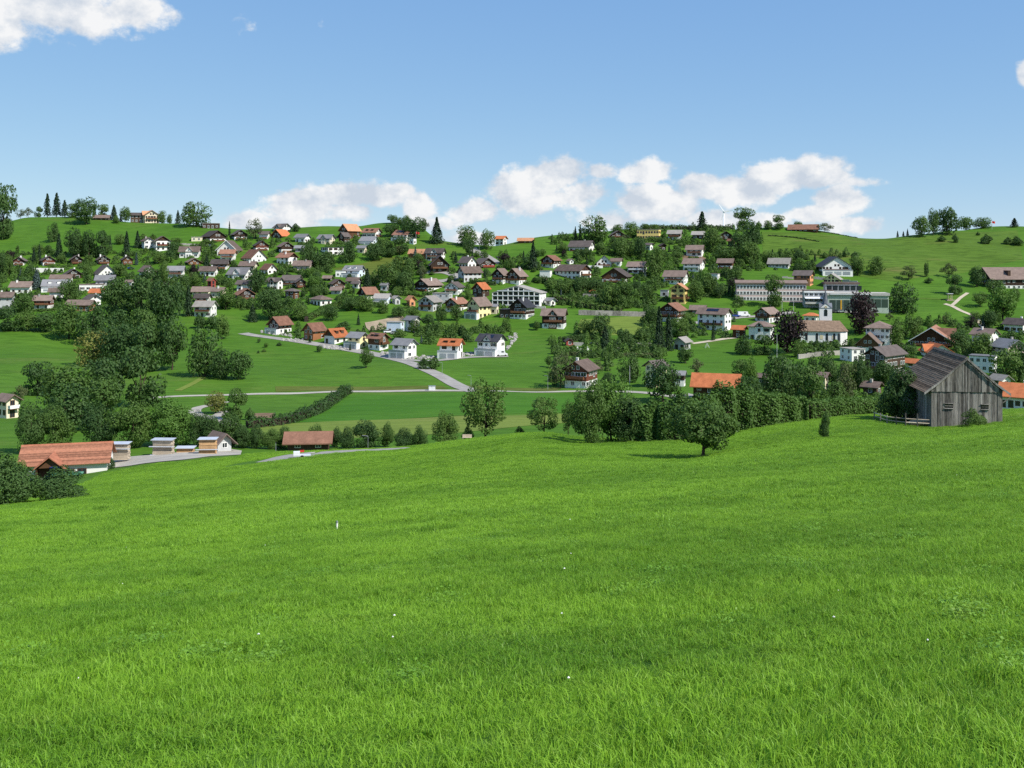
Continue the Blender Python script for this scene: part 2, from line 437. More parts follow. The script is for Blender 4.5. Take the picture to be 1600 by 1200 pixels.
# ---------------------------------------------------------------- mesh helpers
class MB:
    def __init__(s):
        s.v = []; s.f = []; s.mi = []
    def face(s, pts, mi=0):
        k = len(s.v); s.v += [tuple(p) for p in pts]; s.f.append(tuple(range(k, k + len(pts)))); s.mi.append(mi)
    def add(s, vs, fs, mi=0):
        k = len(s.v); s.v += [tuple(p) for p in vs]
        for f in fs:
            s.f.append(tuple(k + i for i in f)); s.mi.append(mi)
    def box(s, x0, x1, y0, y1, z0, z1, mi=0):
        s.add([(x0, y0, z0), (x1, y0, z0), (x1, y1, z0), (x0, y1, z0), (x0, y0, z1), (x1, y0, z1), (x1, y1, z1), (x0, y1, z1)],
              [(0, 3, 2, 1), (4, 5, 6, 7), (0, 1, 5, 4), (1, 2, 6, 5), (2, 3, 7, 6), (3, 0, 4, 7)], mi)
    def prism_y(s, poly, y0, y1, mi=0):
        """poly of (x,z), counter-clockwise seen from -y"""
        n = len(poly)
        vs = [(x, y0, z) for x, z in poly] + [(x, y1, z) for x, z in poly]
        fs = [tuple(range(n)), tuple(range(2 * n - 1, n - 1, -1))] + [(i, i + n, (i + 1) % n + n, (i + 1) % n) for i in range(n)]
        s.add(vs, fs, mi)
    def prism_x(s, poly, x0, x1, mi=0):
        """poly of (y,z), counter-clockwise seen from +x"""
        n = len(poly)
        vs = [(x1, y, z) for y, z in poly] + [(x0, y, z) for y, z in poly]
        fs = [tuple(range(n)), tuple(range(2 * n - 1, n - 1, -1))] + [(i, i + n, (i + 1) % n + n, (i + 1) % n) for i in range(n)]
        s.add(vs, fs, mi)
    def tube(s, p, q, r0, r1, n=8, mi=0, cap=True):
        p = Vector(p); q = Vector(q); d = (q - p).normalized()
        a = d.orthogonal().normalized(); b = d.cross(a)
        vs = []
        for c, r in ((p, r0), (q, r1)):
            for i in range(n):
                t = 2 * PI * i / n
                vs.append(c + a * (math.cos(t) * r) + b * (math.sin(t) * r))
        fs = [(i, (i + 1) % n, (i + 1) % n + n, i + n) for i in range(n)]
        if cap:
            fs += [tuple(range(n - 1, -1, -1)), tuple(range(n, 2 * n))]
        s.add(vs, fs, mi)
    def mesh(s, name, mats=(), smooth=False):
        me = bpy.data.meshes.new(name); me.from_pydata(s.v, [], s.f)
        for m in mats:
            me.materials.append(M[m])
        if any(s.mi):
            me.polygons.foreach_set('material_index', s.mi)
        if smooth:
            me.polygons.foreach_set('use_smooth', [True] * len(me.polygons))
        me.update()
        return me

def link(name, me, parent=None, loc=(0, 0, 0), rz=0.0, mat=None):
    o = bpy.data.objects.new(name, me)
    COL.objects.link(o)
    o.location = loc
    if rz:
        o.rotation_euler = (0, 0, rz)
    if parent is not None:
        o.parent = parent
    if mat and me is not None:
        o.material_slots[0].link = 'OBJECT'; o.material_slots[0].material = M[mat]
    return o

def build(name, mb, mats, parent=None, loc=(0, 0, 0), rz=0.0, smooth=False):
    if isinstance(mats, str):
        mats = [mats]
    return link(name, mb.mesh(name, mats, smooth), parent, loc, rz)

def tag(o, label=None, cat=None, group=None, kind=None):
    for k, v in (('label', label), ('category', cat), ('group', group), ('kind', kind)):
        if v:
            o[k] = v
    return o

def thing(name, label, cat, loc, rz=0.0, group=None):
    o = bpy.data.objects.new(name, None); COL.objects.link(o)
    o.location = loc; o.rotation_euler = (0, 0, rz); o.empty_display_size = .5
    return tag(o, label, cat, group)
# ---------------------------------------------------------------- the land
def make_ground():
    yy = np.concatenate([np.arange(-60, 0, 5), np.arange(0, 40, 1.0), np.arange(40, 240, 2.5), np.arange(240, 900, 4.0), np.arange(900, 1600, 35), np.arange(1600, 6001, 400)])
    hx = np.concatenate([np.arange(0, 40, 1.25), np.arange(40, 160, 3.0), np.arange(160, 520, 5.0), np.arange(520, 1200, 40), np.arange(1200, 4001, 400)])
    xx = np.concatenate([-hx[:0:-1], hx])
    X, Y = np.meshgrid(xx, yy)
    Z = H(X, Y)
    Z = np.where(Y > 1600, CZ - 70, Z)
    nx, ny = len(xx), len(yy)
    co = np.stack([X, Y, Z], -1).reshape(-1, 3)
    i, j = np.meshgrid(np.arange(nx - 1), np.arange(ny - 1))
    a = (j * nx + i).ravel()
    q = np.stack([a, a + 1, a + nx + 1, a + nx], 1)
    me = bpy.data.meshes.new('ground')
    me.vertices.add(len(co)); me.vertices.foreach_set('co', co.ravel())
    me.loops.add(q.size); me.loops.foreach_set('vertex_index', q.ravel())
    me.polygons.add(len(q)); me.polygons.foreach_set('loop_start', np.arange(0, q.size, 4)); me.polygons.foreach_set('loop_total', np.full(len(q), 4))
    me.polygons.foreach_set('use_smooth', np.ones(len(q), bool))
    me.update(); me.validate()
    me.materials.append(M['meadow'])
    o = link('ground', me)
    tag(o, 'rolling green meadows of the valley and the hillside beyond', 'meadow', kind='structure')
make_ground()

def smooth_path(pts, step):
    out = []
    n = len(pts)
    for i in range(n - 1):
        p0 = pts[max(i - 1, 0)]; p1 = pts[i]; p2 = pts[i + 1]; p3 = pts[min(i + 2, n - 1)]
        k = max(1, int((p2 - p1).length / step))
        for s in range(k):
            t = s / k
            out.append(0.5 * ((2 * p1) + (p2 - p0) * t + (2 * p0 - 5 * p1 + 4 * p2 - p3) * t * t + (3 * p1 - p0 - 3 * p2 + p3) * t ** 3))
    out.append(pts[-1])
    return out

def strip(name, pix, width, mat, label, cat, lift=.10, near=0.0, wend=None):
    pts = [ground(x, y, near) for x, y in pix]
    pts = smooth_path([Vector((p.x, p.y, 0)) for p in pts], 2.5)
    mb = MB(); rows = []
    NW = 5
    for i, p in enumerate(pts):
        d = (pts[min(i + 1, len(pts) - 1)] - pts[max(i - 1, 0)]).normalized()
        nrm = Vector((-d.y, d.x, 0))
        w = width if wend is None else width + (wend - width) * i / (len(pts) - 1)
        row = []
        for k in range(NW):
            q = p + nrm * (w * (k / (NW - 1) - .5))
            row.append((q.x, q.y, hz(q.x, q.y) + lift))
        rows.append(row)
    vs = [v for r in rows for v in r]
    fs = [(i * NW + k, i * NW + k + 1, (i + 1) * NW + k + 1, (i + 1) * NW + k) for i in range(len(rows) - 1) for k in range(NW - 1)]
    # upward normals
    a, b_, c = Vector(vs[fs[0][0]]), Vector(vs[fs[0][1]]), Vector(vs[fs[0][2]])
    if (b_ - a).cross(c - b_).z < 0:
        fs = [f[::-1] for f in fs]
    mb.add(vs, fs)
    o = build(name, mb, mat, smooth=True)
    return tag(o, label, cat, kind='structure')

def patch(name, pix, mat, label, cat, lift=.06, near=0.0, res=2.5):
    """a field or yard laid on the land: the polygon given by its corners on the ground"""
    poly = [ground(x, y, near) for x, y in pix]
    P = np.array([(p.x, p.y) for p in poly])
    lo = P.min(0); hi = P.max(0)
    xs = np.linspace(lo[0], hi[0], max(3, int((hi[0] - lo[0]) / res) + 1)); 
    mb = MB(); idx = {}; vs = []; fs = []
    def crossings(x):
        ys = []
        for i in range(len(P)):
            a = P[i]; b = P[(i + 1) % len(P)]
            if (a[0] <= x < b[0]) or (b[0] <= x < a[0]):
                ys.append(a[1] + (x - a[0]) / (b[0] - a[0]) * (b[1] - a[1]))
        ys.sort()
        return (ys[0], ys[-1]) if len(ys) > 1 else None
    cols = []
    for x in xs:
        x = min(max(x, lo[0] + 1e-3), hi[0] - 1e-3)
        c = crossings(x)
        if c:
            cols.append((x, c[0], c[1]))
    NR = max(2, int((hi[1] - lo[1]) / 4) + 1)
    for (x, a, b) in cols:
        for k in range(NR):
            y = a + (b - a) * k / (NR - 1)
            vs.append((x, y, hz(x, y) + lift))
    for i in range(len(cols) - 1):
        for k in range(NR - 1):
            a = i * NR + k
            fs.append((a, a + NR, a + NR + 1, a + 1))
    mb.add(vs, fs)
    o = build(name, mb, mat, smooth=True)
    return tag(o, label, cat, kind='structure')

# fields of a different crop or cut
patch('mown_field', [(398, 667), (470, 661), (560, 657), (690, 652), (800, 650), (905, 645), (905, 660), (800, 668), (700, 678), (600, 682), (480, 690), (410, 690)], 'field_cut', 'pale freshly mown field strip behind the valley hedges', 'field', near=205)
patch('lush_field', [(400, 665), (545, 617), (740, 613), (905, 614), (905, 644), (690, 651), (470, 660)], 'field_lush', 'deep green field below the valley road', 'field', lift=.05, near=205)
patch('hay_slope', [(520, 420), (566, 412), (600, 402), (642, 402), (640, 412), (622, 424), (600, 434), (560, 428)], 'field_olive', 'olive mown slope above the bluish house', 'field')
patch('terraced_lawn', [(905, 499), (985, 495), (1012, 495), (1014, 515), (1000, 524), (900, 524)], 'field_cut', 'pale lawn below the long retaining wall', 'lawn')
patch('brown_plot', [(1060, 398), (1072, 396), (1104, 402), (1110, 408), (1066, 410)], 'soil', 'bare brown garden plot between two white houses', 'garden plot')
patch('excavation', [(570, 505), (596, 500), (628, 494), (634, 500), (606, 506), (600, 516), (574, 518)], 'earth_bank', 'pale dug earth at the building site', 'bare ground', lift=.25)
patch('sand_plot', [(397, 646), (430, 645), (428, 653), (398, 654)], 'soil', 'sandy brown plot behind the diagonal hedge', 'bare ground', near=205)
patch('pasture', [(1190, 362), (1300, 368), (1345, 373), (1440, 370), (1500, 362), (1590, 360), (1598, 405), (1500, 428), (1400, 440), (1340, 432), (1300, 402), (1192, 398)], 'pasture', 'grazed pasture rising to the right skyline', 'pasture', lift=.07)
patch('verge', [(430, 604), (540, 604), (660, 603), (690, 603), (700, 608), (560, 610), (430, 613)], 'field_olive', 'dry uncut verge above the valley road', 'verge')
patch('verge', [(660, 574), (690, 588), (720, 602), (880, 605), (880, 610), (735, 608), (700, 596)], 'field_olive', 'dry uncut bank beside the curving lane', 'verge')

# roads and paths
strip('road', [(236, 622), (290, 619), (330, 618), (400, 616), (470, 615), (545, 612), (640, 611), (735, 611), (800, 612), (880, 612), (960, 612), (1020, 615), (1085, 626)], 3.4, 'gravel', 'pale valley road running across the meadows', 'road', near=205)
strip('lane', [(742, 612), (716, 603), (690, 589), (660, 575), (632, 565), (600, 557), (560, 549), (500, 539), (440, 530), (395, 524), (380, 521)], 6.0, 'asphalt', 'grey lane curving up from the valley road past new houses', 'road', lift=.14)
strip('driveway', [(628, 562), (660, 564), (700, 562), (750, 558), (794, 557)], 5.0, 'asphalt', 'driveway in front of the garages of the new houses', 'driveway', lift=.18)
strip('loop_track', [(352, 628), (333, 633), (312, 637), (304, 642), (308, 648), (322, 652), (338, 655), (352, 660), (366, 666)], 3.6, 'gravel', 'curved farm track round the yellowish tree', 'track', near=205, lift=.14)
strip('track_spur', [(331, 654), (342, 649), (352, 643)], 3.2, 'gravel', 'short spur of the curved farm track', 'track', near=205, lift=.17)
patch('lumber_yard', [(166, 732), (182, 716), (240, 711), (300, 706), (372, 702), (380, 706), (376, 711), (300, 718), (230, 724), (185, 731)], 'gravel', 'gravel yard of the lumber stacks', 'yard', lift=.10)
patch('field_road', [(399, 723.5), (420, 717.5), (440, 712.8), (480, 707.8), (525, 704.3), (575, 702.2), (640, 700.3), (648, 701), (575, 705.8), (507, 711.5), (460, 719), (430, 722.5)], 'asphalt', 'grey farm road at the lower edge of the meadow', 'road', lift=.10, res=1.0)
strip('hill_road', [(738, 387), (742, 392), (756, 399), (768, 406), (776, 412)], 6, 'asphalt', 'road dropping from the saddle into the village', 'road', lift=.2)
strip('village_road', [(660, 426), (690, 425), (704, 428), (712, 433), (700, 438), (678, 440)], 6, 'asphalt', 'bend of the village road below the dark chalet', 'road', lift=.2)
strip('hill_path', [(1476, 475), (1488, 479), (1502, 486), (1523, 495), (1530, 503), (1534, 510)], 2.4, 'track', 'pale footpath winding down the right slope', 'path', lift=.14)
strip('hill_path', [(1487, 478), (1496, 470), (1512, 458)], 2.0, 'track', 'faint branch of the footpath below the brown farmhouse', 'path', lift=.17)
strip('hill_path', [(1425, 466), (1450, 467), (1480, 468)], 2.4, 'pasture', 'faint grassy path beside the wooden shelter', 'path', lift=.12)
strip('church_path', [(1082, 537), (1110, 533), (1150, 528)], 3.0, 'track', 'pale path beside the grey hall', 'path', lift=.14)
strip('yard_road', [(1060, 616), (1085, 622), (1120, 628)], 7.0, 'asphalt', 'paved yard before the orange roofed barn', 'yard', near=205, lift=.16)
strip('church_lane', [(1085, 505), (1130, 500), (1175, 495), (1240, 488)], 5.0, 'asphalt', 'lane above the chalets beside the white van', 'road', lift=.2)
strip('school_lane', [(1300, 487), (1345, 488), (1392, 486)], 7.0, 'asphalt', 'parking strip in front of the school hall', 'car park', lift=.2)
strip('meadow_track', [(278, 611), (300, 600), (318, 590)], 2.4, 'field_cut', 'faint worn track up the slope to the round trees', 'path', lift=.1)
strip('barn_track', [(1612, 646), (1590, 650), (1575, 652)], 3.0, 'track', 'worn earth track beside the weathered barn', 'track', lift=.06)
# ---------------------------------------------------------------- houses
ROOF = dict(b='roof_brown', d='roof_dark', g='roof_grey', l='roof_light', r='roof_rust', o='roof_orange', s='roof_salmon', k='roof_black', m='roof_mossy')
#        lower wall, upper wall (None: one wall), gable cladding
WALL = dict(w=('render_white', None), c=('render_cream', None), n=('wood_dark', None), m=('render_white', 'wood_dark'), i=('render_white', 'wood_brown'), t=('render_white', 'GABLE'),
            y=('render_yellow', None), q=('render_lemon', None), p=('render_salmon', None), k=('render_pink', None), e=('render_grey', None), u=('render_blue', None),
            f=('wood_orange', None), j=('wood_brown', None), h=('render_white', 'wood_red'), r=('render_red', None), a=('render_white', 'wood_orange'))
_cache = {}
def cached(key, fn):
    if key not in _cache:
        _cache[key] = fn()
    return _cache[key]

def win_frame(w, h, mat):
    def f():
        mb = MB(); b = .11
        mb.box(-w / 2 - b, w / 2 + b, -.05, .02, -b, 0); mb.box(-w / 2 - b, w / 2 + b, -.05, .02, h, h + b)
        mb.box(-w / 2 - b, -w / 2, -.05, .02, 0, h); mb.box(w / 2, w / 2 + b, -.05, .02, 0, h)
        mb.box(-.035, .035, -.045, .02, 0, h)
        return mb.mesh('window', [mat])
    return cached(('win', round(w, 2), round(h, 2), mat), f)
def win_pane(w, h):
    def f():
        mb = MB(); mb.box(-w / 2, w / 2, -.02, .03, 0, h)
        return mb.mesh('pane', ['glass'])
    return cached(('pane', round(w, 2), round(h, 2)), f)
def shutter_mesh(w, h, mat):
    def f():
        mb = MB(); mb.box(-w / 2, w / 2, -.07, .02, 0, h)
        for k in range(5):
            mb.box(-w / 2 + .05, w / 2 - .05, -.085, -.07, h * (.08 + .18 * k), h * (.08 + .18 * k) + h * .1)
        return mb.mesh('shutter', [mat])
    return cached(('shut', round(w, 2), round(h, 2), mat), f)

def window(parent, x, y, z, rz, w=1.1, h=1.25, frame='frame_white', shut=None, name='window'):
    o = link(name, win_frame(w, h, frame), parent, (x, y, z), rz)
    link('pane', win_pane(w, h), o)
    if shut:
        for s in (-1, 1):
            link('shutter', shutter_mesh(w * .5, h + .1, shut), o, (s * (w * .75 + .13), 0, -.05))
    return o

def gable_poly(w, z0, zw, rise):
    return [(-w / 2, z0), (w / 2, z0), (w / 2, zw), (0, zw + rise), (-w / 2, zw)]

def roof_gable(W, L, zw, rise, ov, th=.24, hang=None):
    k = rise / (W / 2); xe = W / 2 + ov; ze = zw - k * ov; zr = zw + rise
    hang = ov if hang is None else hang
    mb = MB()
    mb.prism_y([(-xe, ze), (0, zr), (xe, ze), (xe, ze + th), (0, zr + th), (-xe, ze + th)][::1], -L / 2 - hang, L / 2 + hang)
    return mb
def roof_hip(W, L, zw, rise, ov, th=.2, ridge=None):
    x = W / 2 + ov; y = L / 2 + ov; k = rise / (W / 2); ze = zw - k * ov * .5; zr = zw + rise
    r = max(L / 2 - W / 2 * .9, .05) if ridge is None else ridge
    mb = MB()
    vs = [(-x, -y, ze), (x, -y, ze), (x, y, ze), (-x, y, ze), (-x, -y, ze + th), (x, -y, ze + th), (x, y, ze + th), (-x, y, ze + th), (0, -r, zr + th), (0, r, zr + th)]
    mb.add(vs, [(0, 3, 2, 1), (0, 1, 5, 4), (1, 2, 6, 5), (2, 3, 7, 6), (3, 0, 4, 7), (4, 5, 8), (5, 6, 9, 8), (6, 7, 9), (7, 4, 8, 9)])
    return mb

HOUSES = []            # (handle, px, py, P) for naming neighbours
def remember(label, x0, x1, yt, yb, P):
    HOUSES.append((label, (x0 + x1) / 2, (yt + yb) / 2, x1 - x0, yb - yt, P))

def house(x0, x1, yt, yb, yaw, roof, wall, flags, label, near=0.0, name='house', cat='house', pitch=None, ratio=None, ov=None, dist=None):
    rs = random.Random(int(x0 * 7 + yb * 13))
    px = (x0 + x1) / 2
    P = at(px, dist) if dist else ground(px, yb, near)
    u = (px - 800) / F
    s = P.y / F
    wm = (x1 - x0) * s * (1.14 if yb < 500 else 1.06); hm = max((yb - yt) * s * (1.06 if yb < 500 else 1.0), 3.2)
    ya = math.radians(yaw); c, sn = abs(math.cos(ya)), abs(math.sin(ya))
    k = pitch or (.95 if 's' in flags else .50 if 'h' in flags else .66)
    r = ratio or (2.0 if 'L' in flags else 1.0 if 'q' in flags else 1.3)
    ov = ov if ov is not None else (.25 if 'f' in flags else 1.0)
    W = max((wm - 2 * ov * (c + sn) * .9) / (c + r * sn), 3.0); L = W * r
    if wm < 6:
        ov *= .6
    if 'f' in flags:
        rise = 0; zw = hm - .3
    else:
        rise = k * W / 2
        if hm - rise < 2.2:
            rise = max(hm - 2.2, hm * .35)
        zw = hm - rise - .2
    zw = max(zw, 1.9)
    rz = ya - math.atan(u)
    depth = W * sn + L * c
    fwd = Vector((u, 1, 0)).normalized()
    ctr = P + fwd * (depth / 2 * .9)
    T = thing(name, label, cat, (ctr.x, ctr.y, P.z), rz)
    lo, up = WALL[wall]
    hipped = 'h' in flags; flat = 'f' in flags
    z0 = -2.5
    top_poly = lambda w, za: [(-w / 2, za), (w / 2, za), (w / 2, zw), (-w / 2, zw)] if (hipped or flat) else gable_poly(w, za, zw, rise - .02)
    mb = MB()
    if up and up != 'GABLE':
        h1 = min(2.5, zw * .52)
        mb.box(-W / 2, W / 2, -L / 2, L / 2, z0, h1)
        build('wall', mb, lo, T)
        m2 = MB(); m2.prism_y(top_poly(W + .1, h1 - .02), -L / 2 - .05, L / 2 + .05)
        build('upper_wall', m2, up, T)
    else:
        mb.prism_y(top_poly(W, z0), -L / 2, L / 2)
        build('wall', mb, lo, T)
        if up == 'GABLE' and not hipped and not flat:
            m2 = MB(); zc = zw - .1
            for y in (-L / 2 - .06, L / 2 - .02):
                m2.prism_y([(-W / 2 - .02, zc), (W / 2 + .02, zc), (W / 2 + .02, zw), (0, zw + rise - .03), (-W / 2 - .02, zw)], y, y + .08)
                o = build('gable_cladding', m2, 'wood_brown', T); m2 = MB()
    # roof
    if flat:
        mb = MB(); mb.box(-W / 2 - ov, W / 2 + ov, -L / 2 - ov, L / 2 + ov, zw, zw + .28)
    elif hipped:
        mb = roof_hip(W, L, zw, rise, ov)
    else:
        mb = roof_gable(W, L, zw, rise, ov)
    R = build('roof', mb, ROOF[roof], T)
    if 'c' in flags and not flat:
        cw = .38; cy = rs.uniform(-.25, .25) * L; cx = rs.choice((-1, 1)) * rs.uniform(.08, .2) * W
        zc = zw + rise - abs(cx) / (W / 2) * rise
        m2 = MB(); m2.box(cx - cw, cx + cw, cy - cw, cy + cw, zc - .3, zw + rise + .8); m2.box(cx - cw - .07, cx + cw + .07, cy - cw - .07, cy + cw + .07, zw + rise + .8, zw + rise + .95)
        build('chimney', m2, 'render_white' if rs.random() < .6 else 'concrete', R)
    cam_dir = Vector((-u, -1, 0)).normalized()
    def facing(nx, ny):
        v = Matrix.Rotation(rz, 2) @ Vector((nx, ny))
        return v.x * cam_dir.x + v.y * cam_dir.y
    if 'w' in flags and not hipped and not flat:
        fy = -1 if facing(0, -1) > 0 else 1
        xe = W / 2 + ov; ze = zw - rise / (W / 2) * ov; zr = zw + rise; y = fy * (L / 2 + ov)
        for sx in (-1, 1):
            m2 = MB(); ys = sorted((y, y + fy * .12))
            pl = [(0, zr - .1), (0, zr + .32), (sx * (xe + .05), ze + .32), (sx * (xe + .05), ze - .1)]
            m2.prism_y(pl if sx < 0 else pl[::-1], ys[0], ys[1]); build('bargeboard', m2, 'frame_white', R)
    woody = wall in 'njfhma' or wall == 'i'
    frame = 'frame_white' if woody or rs.random() < .45 else 'frame_brown'
    shut = None
    if 'S' in flags:
        shut = 'shutter_green'
    elif 'R' in flags:
        shut = 'shutter_red'
    elif wall in 'wcqyu' and rs.random() < .35 and W > 7:
        shut = 'shutter_brown'
    nst = max(1, int(round((zw - .3) / 2.75))); sth = zw / nst
    ww, wh = (1.15, 1.25) if sth > 2.2 else (1.0, .9)
    def wall_windows(length, pos, rot, gabled, dens=2.9):
        n = max(1, int(length / (1.9 if 'd' in flags else dens)))
        for st in range(nst):
            for i in range(n):
                if n > 1 and rs.random() < .1:
                    continue
                xx = length * ((i + .5) / n - .5) + rs.uniform(-.12, .12)
                z = st * sth + min(.95, sth * .36)
                hh = wh; w2 = ww
                if rs.random() < .16 and sth > 2.3:
                    z = st * sth + .25; hh = min(2.0, sth - .5); w2 = 1.25
                elif rs.random() < .18:
                    w2 = 1.9
                p = pos(xx)
                window(T, p[0], p[1], z, rot, w2, hh, frame, shut if w2 < 1.5 and hh < 1.5 and length / n > 2.3 else None)
        if gabled and rise > 1.7:
            ng = 2 if rise > 2.2 and W > 7 else 1
            for i in range(ng):
                p = pos((i - (ng - 1) / 2) * 1.9)
                window(T, p[0], p[1], zw + .05, rot, 1.0, min(1.15, rise * .42), frame)
    g = .06 if (up and up != 'GABLE') else .01
    gg = .07 if up == 'GABLE' else g
    if facing(0, -1) > .12:
        wall_windows(W, lambda x: (x, -L / 2 - gg), 0, not (hipped or flat))
    if facing(0, 1) > .12:
        wall_windows(W, lambda x: (-x, L / 2 + gg), PI, not (hipped or flat))
    if facing(1, 0) > .12:
        wall_windows(L, lambda x: (W / 2 + g, x), PI / 2, False)
    if facing(-1, 0) > .12:
        wall_windows(L, lambda x: (-W / 2 - g, -x), -PI / 2, False)
    def on_face(face):
        """rotation and half depth of a chosen wall"""
        return {'F': (0, L / 2, W), 'S': ((PI / 2, W / 2, L) if facing(1, 0) > facing(-1, 0) else (-PI / 2, W / 2, L))}[face]
    def balcony(face, z, frac=.82):
        rot, hd, wd = on_face(face)
        if face == 'F' and facing(0, -1) < 0:
            rot = PI
        m2 = MB(); a = wd * frac / 2
        m2.box(-a, a, -hd - 1.25, -hd - .02, z - .16, z)
        B = build('balcony', m2, 'concrete' if wall == 'w' else 'railing_wood', T, rz=rot)
        m2 = MB(); m2.box(-a, a, -hd - 1.29, -hd - 1.21, z + .02, z + .95)
        m2.box(-a, -a + .06, -hd - 1.21, -hd - .02, z + .02, z + .95); m2.box(a - .06, a, -hd - 1.21, -hd - .02, z + .02, z + .95)
        build('railing', m2, 'railing_wood' if rs.random() < .7 or woody else 'frame_white', B)
        if 'r' in flags:
            m2 = MB(); m2.box(-a, a, -hd - 1.5, -hd - 1.28, z + .7, z + 1.0); build('flower_box', m2, 'flower_red', B)
    zb = sth if nst > 1 else .5
    if 'B' in flags:
        balcony('F', zb + .05)
    if 'D' in flags:
        balcony('S', zb + .05)
    if 'X' in flags and not flat:
        rot, hd, wd = on_face('S')
        w2 = L * .36; r2 = min(rise * .85, w2 * .55); d2 = hd + .7
        m2 = MB(); m2.prism_y(gable_poly(w2, z0, zw + (rise - r2) * .45, r2 - .02), -d2, -hd * .25)
        C = build('cross_gable', m2, lo if not up or up == 'GABLE' else up, T, rz=rot)
        m2 = MB(); kk = r2 / (w2 / 2); zz = zw + (rise - r2) * .45
        m2.prism_y([(-w2 / 2 - .45, zz - kk * .45), (0, zz + r2), (w2 / 2 + .45, zz - kk * .45), (w2 / 2 + .45, zz - kk * .45 + .22), (0, zz + r2 + .22), (-w2 / 2 - .45, zz - kk * .45 + .22)], -d2 - .5, -.1)
        build('cross_gable_roof', m2, ROOF[roof], C)
        for st in range(nst):
            for sx in ((-.8, .8) if w2 > 3.6 else (0,)):
                window(C, sx, -d2 - .01, st * sth + .9, 0, 1.0, 1.25, frame)
        window(C, 0, -d2 - .01, zz - .1, 0, .9, 1.0, frame)
    if ('V' in flags or 'M' in flags) and not flat and not hipped:
        sx = 1 if facing(1, 0) > facing(-1, 0) else -1
        a = math.atan2(rise, W / 2)
        n = Vector((sx * math.sin(a), 0, math.cos(a))); tdir = Vector((sx * math.cos(a), 0, -math.sin(a)))
        ridge = Vector((0, 0, zw + rise + .24))
        if 'V' in flags:
            sl = (W / 2 + ov) / math.cos(a)
            for i in range(3):
                m2 = MB(); y0 = -L * .22 + i * L * .15; p = ridge + tdir * (sl * .18) + n * .05; q = ridge + tdir * (sl * .55) + n * .05
                nn = n * .1
                m2.add([(p.x, y0, p.z), (q.x, y0, q.z), (q.x, y0 + L * .14, q.z), (p.x, y0 + L * .14, p.z), ((p + nn).x, y0, (p + nn).z), ((q + nn).x, y0, (q + nn).z), ((q + nn).x, y0 + L * .14, (q + nn).z), ((p + nn).x, y0 + L * .14, (p + nn).z)],
                       [(0, 3, 2, 1), (4, 5, 6, 7), (0, 1, 5, 4), (1, 2, 6, 5), (2, 3, 7, 6), (3, 0, 4, 7)])
                build('solar_panel', m2, 'solar', R)
        if 'M' in flags:
            for yq in (-L * .2, L * .2):
                zt = zw + rise * .72; xq = W / 2 * .28
                m2 = MB(); x_a, x_b = sorted((sx * xq, sx * W / 2 * .80))
                m2.box(x_a, x_b, yq - .8, yq + .8, zw + .1, zt); Dm = build('dormer', m2, 'wood_dark' if roof != 'g' else 'render_white', R)
                m2 = MB(); m2.box(x_a - .15, x_b + .2, yq - 1, yq + 1, zt, zt + .18); build('dormer_roof', m2, ROOF[roof], R)
    if 'G' in flags:
        # garage storey set into the slope in front
        rot, hd, wd = on_face('F' if facing(0, -1) > .7 else 'S')
        gh = min(2.6, zw * .45)
        m2 = MB(); m2.box(-wd / 2 - .3, wd / 2 + .3, -hd - 2.4, -hd - .08, -3.0, gh); Gg = build('garage', m2, 'render_white', T, rz=rot)
        nd = 3 if wd > 11 else 2
        for i in range(nd):
            xq = (i - (nd - 1) / 2) * (wd / (nd + .3)); dw = wd / (nd + .3) * .42
            m2 = MB(); m2.box(xq - dw, xq + dw, -hd - 2.46, -hd - 2.38, 0, gh - .35); build('garage_door', m2, 'metal_grey', Gg)
        m2 = MB(); m2.box(-wd / 2 - .3, wd / 2 + .3, -hd - 2.44, -hd - 2.36, gh + .02, gh + .9); build('railing', m2, 'metal_grey', Gg)
    remember(label, x0, x1, yt, yb, P)
    T['_dims'] = (W, L, zw, rise)
    return T, W, L, zw, rise, P

